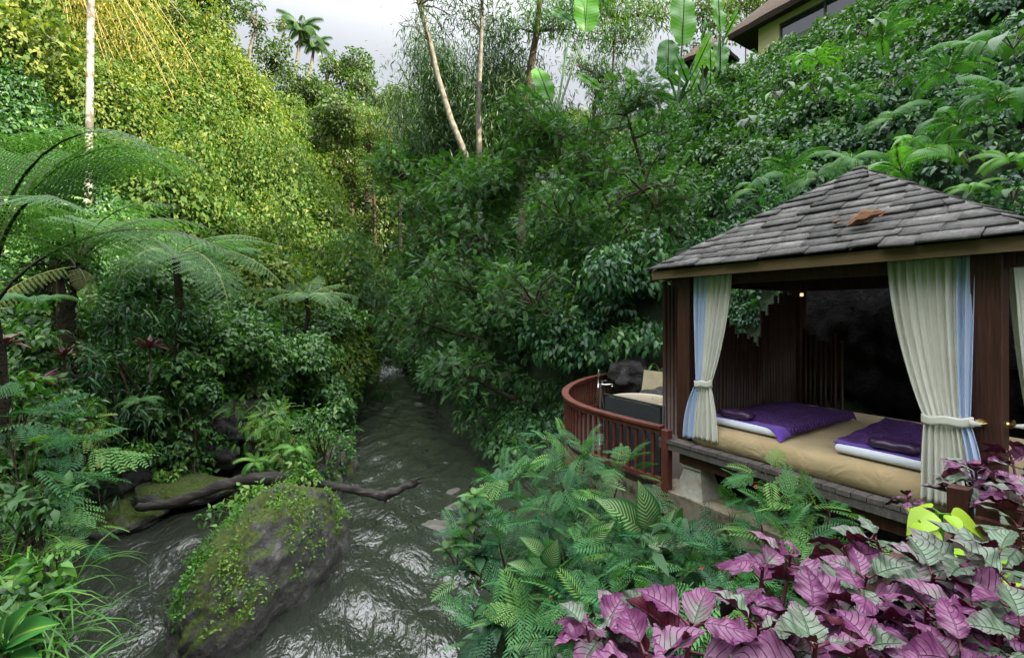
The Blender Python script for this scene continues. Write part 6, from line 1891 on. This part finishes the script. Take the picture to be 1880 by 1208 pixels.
# ginger like plant in the corner
root = thing('ginger_plant', 'broad ribbed green leaves with yellow midribs in the lower corner', 'plant', at(15, 1250, 2.2))
cl = Cloud(); g = P_gridleaf(14, 6, .21, .18, .3, .8)
f_ = at(15, 1250, 2.2)
m, nt, b = newmat('midrib_leaf')
at_ = nt.nodes.new("ShaderNodeAttribute"); at_.attribute_name = 'lv'
sx = nt.nodes.new("ShaderNodeSeparateXYZ"); nt.links.new(at_.outputs['Vector'], sx.inputs[0])
ab = nt.nodes.new("ShaderNodeMath"); ab.operation = 'ABSOLUTE'; nt.links.new(sx.outputs['X'], ab.inputs[0])
r = ramp(nt, [(.30, .38, .06), (.05, .20, .035), (.035, .15, .03)], [.02, .12, .8]); nt.links.new(ab.outputs[0], r.inputs['Fac']); nt.links.new(r.outputs['Color'], b.inputs['Base Color']); b.inputs['Roughness'].default_value = .35
for (a, b_) in (((12, 1190), (14, 1125)), ((20, 1175), (62, 1140)), ((15, 1180), (48, 1165)), ((8, 1195), (-20, 1150)), ((12, 1215), (40, 1200)), ((5, 1210), (-15, 1185))):
    A = at(*a, 2.2) - f_; B_ = at(*b_, 2.1) - f_
    cl.raw(place(g, A[None], (B_ - A)[None], np.array([[.1, -.7, .9]]), [np.linalg.norm(B_ - A) * 1.1]))
cl.build('foliage', m, root, smooth=True)
MB().tube([(0, 0, -.3), (0, 0, .0), (0, 0, .16)], [.012, .01, .006], 6).build('stem', M['grass'], root)

# growth on the boulder: surface points where its top is
def on_rock(o, n, zmin, test=None):
    me = o.data; out = []
    Mx = Matrix.LocRotScale(o.location, o.rotation_euler.to_quaternion(), o.scale)
    polys = [p for p in me.polygons if p.normal.z > zmin]
    tries = 0
    while len(out) < n and tries < n * 40:
        tries += 1
        p = random.choice(polys)
        w = Mx @ p.center; nn = (Mx.to_3x3() @ p.normal).normalized()
        if w.z < .35 or (test and not test(w, nn)): continue
        out.append((np.array(w), np.array(nn)))
    return out
def moss(o, label, n, test, ls, mat, tint, zmin=.15, each=9):
    cl = Cloud()
    for w, nn in on_rock(o, n, zmin, test):
        k = each
        q = w[None] + rng.normal(size=(k, 3)) * .04
        cl.add(LF_d + LF_o, q, rng.normal(size=(k, 3)) + nn, rng.normal(size=(k, 3)) * .5 + nn, ls * rng.uniform(.6, 1.3, k), np.clip(tint + rng.normal(size=k) * .18, 0, 1))
    tag(cl.build('moss_growth', mat), label, 'moss', kind='stuff')
moss(BOULDER, 'yellow green creeping herbs on the near side of the boulder', 420, lambda w, n: mnoise.noise(Vector((w.x * 1.5, w.y * 1.5, 3))) > -.05 and w.x > -3.75, .045, M['grass'], .75)
moss(BOULDER, 'grass like fringe down the upstream flank of the boulder', 300, lambda w, n: w.x < -3.9 and w.z > .4 and mnoise.noise(Vector((w.x * 2, w.y * 2, 9))) > -.25, .05, M['grass'], .4, each=10)
moss(ISLAND, 'creeping plants over the long rock behind the log', 520, None, .10, M['shade'], .65, each=12)
for k in range(14):
    pts = on_rock(BOULDER, 1, .2, lambda w, n: w.x < -3.8)
    if pts: grass_tuft(random.choice(['fine grass tuft on the flank of the boulder']), pts[0][0], 26, .26, .006, M['grass'], 'fine grass tufts on the boulder')

# ------------------------------------------------------------------ planter with purple leaved plants
ZP = 3.62
C1 = np.array([1.25, 1.28])            # far corner of the box; its sides run like the pavilion's
def PL(x, y): return C1 + x * U + y * Vv
def planter():
    root = thing('planter', 'brown timber planter box full of soil in the foreground', 'planter', (C1[0], C1[1], ZP), GRZ)
    b_ = lambda c, size, name, mat: MB().box(c, size, jit=.003).build(name, mat, root)
    b_((.70, -.85, -.06), (1.34, 1.64, .10), 'soil', M['soil'])
    w = M['darkwood']
    b_((.72, -.0, -.02), (1.36, .045, .09), 'side_board', w)
    b_((0, -.86, -.05), (.045, 1.66, .10), 'side_board', w)
    b_((.70, -1.70, -.05), (1.40, .045, .10), 'side_board', w)
    b_((1.40, -.86, -.05), (.045, 1.66, .10), 'side_board', w)
    b_((0, .03, .005), (.045, .045, .16), 'corner_post', w)
    b_((.11, .03, .015), (.15, .024, .10), 'side_board', w)
    b_((.70, -.86, -1.9), (1.30, 1.60, 3.55), 'plinth', M['greystone'])
planter()

m, nt, b = newmat('purple_leaf')
at_ = nt.nodes.new("ShaderNodeAttribute"); at_.attribute_name = 'lv'
ti = nt.nodes.new("ShaderNodeAttribute"); ti.attribute_name = 'tint'
oi = nt.nodes.new("ShaderNodeObjectInfo")
sx = nt.nodes.new("ShaderNodeSeparateXYZ"); nt.links.new(at_.outputs['Vector'], sx.inputs[0])
ab = nt.nodes.new("ShaderNodeMath"); ab.operation = 'ABSOLUTE'; nt.links.new(sx.outputs['X'], ab.inputs[0])
def math_(op, a, b2=None, c=None, va=None, vb=None, vc=None):
    n = nt.nodes.new("ShaderNodeMath"); n.operation = op
    for i, (s_, v_) in enumerate(((a, va), (b2, vb), (c, vc))):
        if s_ is not None: nt.links.new(s_, n.inputs[i])
        elif v_ is not None: n.inputs[i].default_value = v_
    return n.outputs[0]
tc = nt.nodes.new("ShaderNodeTexCoord")
no = nt.nodes.new("ShaderNodeTexNoise"); no.inputs['Scale'].default_value = 26; no.inputs['Detail'].default_value = 5
nt.links.new(tc.outputs['Object'], no.inputs['Vector'])
ph = math_('MULTIPLY', math_('MULTIPLY_ADD', math_('POWER', ab.outputs[0], vb=1.5), None, sx.outputs['Y'], vb=-.24), vb=47.0)
sn = math_('SINE', ph)
vein = nt.nodes.new("ShaderNodeMapRange"); vein.inputs[1].default_value = .90; vein.inputs[2].default_value = 1.0; nt.links.new(sn, vein.inputs[0])
midr = nt.nodes.new("ShaderNodeMapRange"); midr.inputs[1].default_value = .07; midr.inputs[2].default_value = .02; nt.links.new(ab.outputs[0], midr.inputs[0])
vv = math_('MAXIMUM', vein.outputs[0], midr.outputs[0])
# green silver towards the base, purple pink towards the rim, how far differs leaf by leaf
rim = math_('MULTIPLY_ADD', sx.outputs['Y'], None, math_('MULTIPLY', ab.outputs[0], vb=.35), vb=.55)
mixv = math_('ADD', math_('MULTIPLY_ADD', ti.outputs['Fac'], None, rim, vb=1.5), math_('MULTIPLY', no.outputs['Fac'], vb=.5))
r = ramp(nt, [(.105, .165, .10), (.13, .14, .115), (.185, .068, .140), (.145, .030, .105), (.052, .009, .040)], [.32, .47, .60, .80, 1.0])
mr = nt.nodes.new("ShaderNodeMapRange"); mr.inputs[1].default_value = 0; mr.inputs[2].default_value = 2.3; nt.links.new(mixv, mr.inputs[0])
nt.links.new(mr.outputs[0], r.inputs['Fac'])
dk = nt.nodes.new("ShaderNodeMix"); dk.data_type = 'RGBA'; dk.blend_type = 'MULTIPLY'; dk.inputs[7].default_value = (.55, .34, .42, 1)
nt.links.new(math_('MULTIPLY', vv, vb=.42), dk.inputs[0]); nt.links.new(r.outputs['Color'], dk.inputs[6])
ge = nt.nodes.new("ShaderNodeNewGeometry")
un = nt.nodes.new("ShaderNodeMix"); un.data_type = 'RGBA'; un.inputs[7].default_value = (.12, .008, .03, 1)
nt.links.new(ge.outputs['Backfacing'], un.inputs[0]); nt.links.new(dk.outputs[2], un.inputs[6])
nt.links.new(un.outputs[2], b.inputs['Base Color'])
bp = nt.nodes.new("ShaderNodeBump"); bp.inputs['Strength'].default_value = .9; bp.inputs['Distance'].default_value = .004; bp.invert = True
nt.links.new(math_('MULTIPLY_ADD', vv, None, no.outputs['Fac'], vb=1.2), bp.inputs['Height']); nt.links.new(bp.outputs[0], b.inputs['Normal'])
b.inputs['Roughness'].default_value = .42
M['purple'] = m
M['pstem'] = newmat('maroon_stem')[0]
M['pstem'].node_tree.nodes['Principled BSDF'].inputs['Base Color'].default_value = (.10, .02, .03, 1)

PG = [P_gridleaf(30, 8, .31, .14, .30, .72, .18, .045, .12), P_gridleaf(30, 8, .35, .02, .60, .70, .22, .045, .34), P_gridleaf(30, 8, .27, .30, .06, .76, .14, .045, .05), P_gridleaf(30, 8, .30, -.08, .75, .72, .25, .045, .20), P_gridleaf(30, 8, .36, .25, .20, .68, .20, .045, -.15)]
def purple_proto(kind):
    root = thing('purple_leaf_plant', 'x', 'plant', (0, 0, 0), group='purple leaved plants in the planter')
    cl = Cloud(); mb = MB()
    H = random.uniform(.09, .15)
    z = .0
    top = np.array([random.uniform(-.02, .02), random.uniform(-.02, .02), H])
    mb.tube([(0, 0, -.05), top * .6, top], [.005, .0042, .003], 6)
    nl = 4
    for k in range(nl):
        for sgn in (0, 1):
            a = k * 1.57 + sgn * math.pi + random.uniform(-.35, .35)
            t = (k + .6) / nl
            e = lerp(-.05, .75, t) + random.uniform(-.25, .2)
            L = lerp(.115, .065, t) * random.uniform(.85, 1.15)
            c = top * lerp(.45, 1, t)
            d = np.array([math.cos(a) * math.cos(e), math.sin(a) * math.cos(e), math.sin(e)])
            q = c + d * .022
            tv = {'pink': random.uniform(.35, .8), 'green': random.uniform(.0, .25), 'dark': random.uniform(.75, 1.0), 'mix': random.uniform(.05, .75)}[kind]
            cl.add(PG, q[None], (d + np.array([0, 0, -.12]))[None], (np.array([0, 0, 1.0]) + rng.normal(size=3) * .28)[None], [L], [tv])
            mb.tube([c, q], [.0025, .002], 5)
    cl.build('foliage', M['purple'], root, smooth=True)
    mb.build('stem', M['pstem'], root)
    return root
PR = {k: [purple_proto(k) for _ in range(2)] for k in ('pink', 'green', 'dark', 'mix')}
first = {}
LAB = {('pink', 'n'): 'pink purple leaved plant low in the front of the planter', ('pink', 'f'): 'pink purple leaved plant along the river rim of the planter', ('pink', 'b'): 'pink purple plant rising before the near post',
       ('green', 'n'): 'silvery green purple rimmed plant in the front of the planter', ('green', 'f'): 'silvery green purple rimmed plant near the bare soil', ('green', 'b'): 'silver green plant over the planter board',
       ('dark', 'n'): 'dark purple leaved plant in the front of the planter', ('dark', 'f'): 'dark plum leaved plant by the river rim of the planter', ('dark', 'b'): 'dark purple plant in front of the wide tied curtain',
       ('mix', 'n'): 'two toned purple and green plant in the front of the planter', ('mix', 'f'): 'two toned purple and green plant in the middle of the planter', ('mix', 'b'): 'two toned plant hanging over the planter corner'}
def put_purple(kind, px, py, Y, sc, where, i):
    p = at(px, py, Y) - np.array([0, 0, .12 * sc])
    src = PR[kind][i % 2]
    lb = LAB[(kind, where)]
    rz = random.uniform(0, 6.28)
    tl = (R(random.uniform(-14, 22)), R(random.uniform(-16, 16)))
    key = (kind, i % 2)
    if key not in first:
        first[key] = 1
        src.location = p; src.rotation_euler = (*tl, rz); src.scale = (sc,) * 3; src['label'] = lb
        return
    dup(src, p, rz, sc, lb, None, tl)
PP = [('pink', 1140, 1120, .78, 1.0, 'n'), ('green', 1150, 1090, .82, .8, 'n'), ('pink', 1250, 1150, .66, 1.1, 'n'), ('mix', 1100, 1190, .72, .8, 'n'), ('pink', 1180, 1195, .62, 1.0, 'n'),
      ('pink', 1390, 1060, .86, 1.0, 'f'), ('pink', 1440, 1020, .95, .95, 'f'), ('dark', 1370, 1140, .75, .85, 'f'), ('pink', 1480, 1090, .80, 1.05, 'f'), ('dark', 1510, 1140, .72, 1.05, 'n'), ('pink', 1450, 1150, .70, 1.05, 'n'),
      ('mix', 1560, 1050, .88, 1.0, 'f'), ('pink', 1580, 1010, .98, .95, 'f'), ('green', 1640, 990, 1.0, .9, 'f'), ('green', 1690, 1060, .84, 1.1, 'f'), ('mix', 1760, 1030, .88, 1.1, 'f'), ('pink', 1700, 1110, .76, 1.05, 'n'), ('dark', 1620, 1120, .76, 1.0, 'n'),
      ('green', 1820, 1030, .84, 1.15, 'f'), ('mix', 1850, 1090, .76, 1.1, 'n'), ('pink', 1790, 1120, .74, 1.0, 'n'), ('green', 1640, 1180, .66, 1.0, 'n'), ('pink', 1560, 1190, .64, 1.05, 'n'), ('mix', 1480, 1200, .62, 1.0, 'n'), ('green', 1860, 1150, .68, .9, 'n'),
      ('pink', 1760, 1180, .66, .9, 'n'), ('dark', 1700, 1200, .62, .8, 'n'), ('mix', 1400, 1195, .64, .9, 'n'),
      ('dark', 1668, 905, 1.35, .5, 'b'), ('mix', 1745, 885, 1.4, .8, 'b'), ('pink', 1800, 860, 1.35, .9, 'b'), ('dark', 1850, 870, 1.25, .9, 'b'), ('pink', 1872, 830, 1.35, .9, 'b'), ('mix', 1860, 910, 1.15, 1.0, 'b'), ('green', 1800, 870, 1.3, .9, 'b'), ('green', 1875, 960, 1.05, 1.0, 'b')]
for _ in range(22):                     # more of them all through the box
    a_, c_ = random.uniform(.02, .75), random.uniform(-1.45, -.12)
    q = PL(a_, c_)
    if q[1] < .45: continue
    px_, py_ = 940 + q[0] / q[1] * FPX, 575 + (EYE - ZP - .10) / q[1] * FPX
    if 1640 < px_ < 1860 and 900 < py_ < 1000: continue
    PP.append((random.choice(('pink', 'pink', 'green', 'green', 'dark', 'mix')), px_, py_, q[1], random.uniform(.65, .9), 'n' if q[1] < .85 else 'f'))
for i, (k, px, py, Y, sc, w_) in enumerate(PP):
    put_purple(k, px, py, Y, sc * .9, w_, i)
for k_, l_ in PR.items():
    for i_, r_ in enumerate(l_):
        if (k_, i_) not in first:
            for ch in list(r_.children): bpy.data.objects.remove(ch)
            bpy.data.objects.remove(r_)
# lime seedling and creeping lime leaves on the soil
def seedling(label, px, py, Y, leaves, H):
    p = at(px, py, Y)
    root = thing('seedling', label, 'plant', p, group='lime green seedlings on the soil')
    cl = Cloud(); mb = MB()
    mb.tube([(0, 0, 0), (.003, 0, H * .5), (0, 0, H)], [.006, .005, .004], 7)
    g = P_gridleaf(12, 6, .36, .12, .25, .62)
    for (a, e, L) in leaves:
        d = np.array([math.cos(a) * math.cos(e), math.sin(a) * math.cos(e), math.sin(e)])
        mb.tube([(0, 0, H), np.array([0, 0, H]) + d * .02], [.003, .002], 5)
        cl.add([g], (np.array([0, 0, H]) + d * .02)[None], (d * .8 + np.array([0, 0, -.5]))[None], (np.array([0, -.5, 1.0]))[None], [L], [random.uniform(.5, .9)])
    cl.build('foliage', M['lime'], root, smooth=True); mb.build('stem', M['lime'], root)
seedling('lime green heart leaved seedling beside the planter corner', 1727, 995, 1.13, [(-.3, .1, .10), (3.3, .15, .085), (1.8, .4, .06), (4.6, .3, .05)], .07)
seedling('yellow green drooping leaf at the river rim of the soil', 1682, 985, 1.14, [(4.4, -.3, .09), (1.0, .3, .04)], .05)
cl = Cloud()
nn_ = 900
a_, c_ = rng.uniform(.05, 1.1, nn_), rng.uniform(-1.5, -.05, nn_)
xs, ys = C1[0] + a_ * U[0] + c_ * Vv[0], C1[1] + a_ * U[1] + c_ * Vv[1]
keep = (np.sin(xs * 7) + np.cos(ys * 9 + xs * 3)) > .1
xs, ys = xs[keep], ys[keep]
pos = np.stack([xs, ys, ZP - .005 + rng.uniform(0, .03, len(xs))], 1)
cl.add([P_leaf(4, .38, .1, .2, .6)], pos, rng.normal(size=(len(xs), 3)) * [1, 1, .25], rng.normal(size=(len(xs), 3)) * .25 + [0, 0, 1], rng.uniform(.018, .045, len(xs)), rng.uniform(.2, .8, len(xs)))
tag(cl.build('creeping_leaves', M['lime'], smooth=True), 'tiny lime green leaves creeping over the planter soil', 'ground cover', kind='stuff')
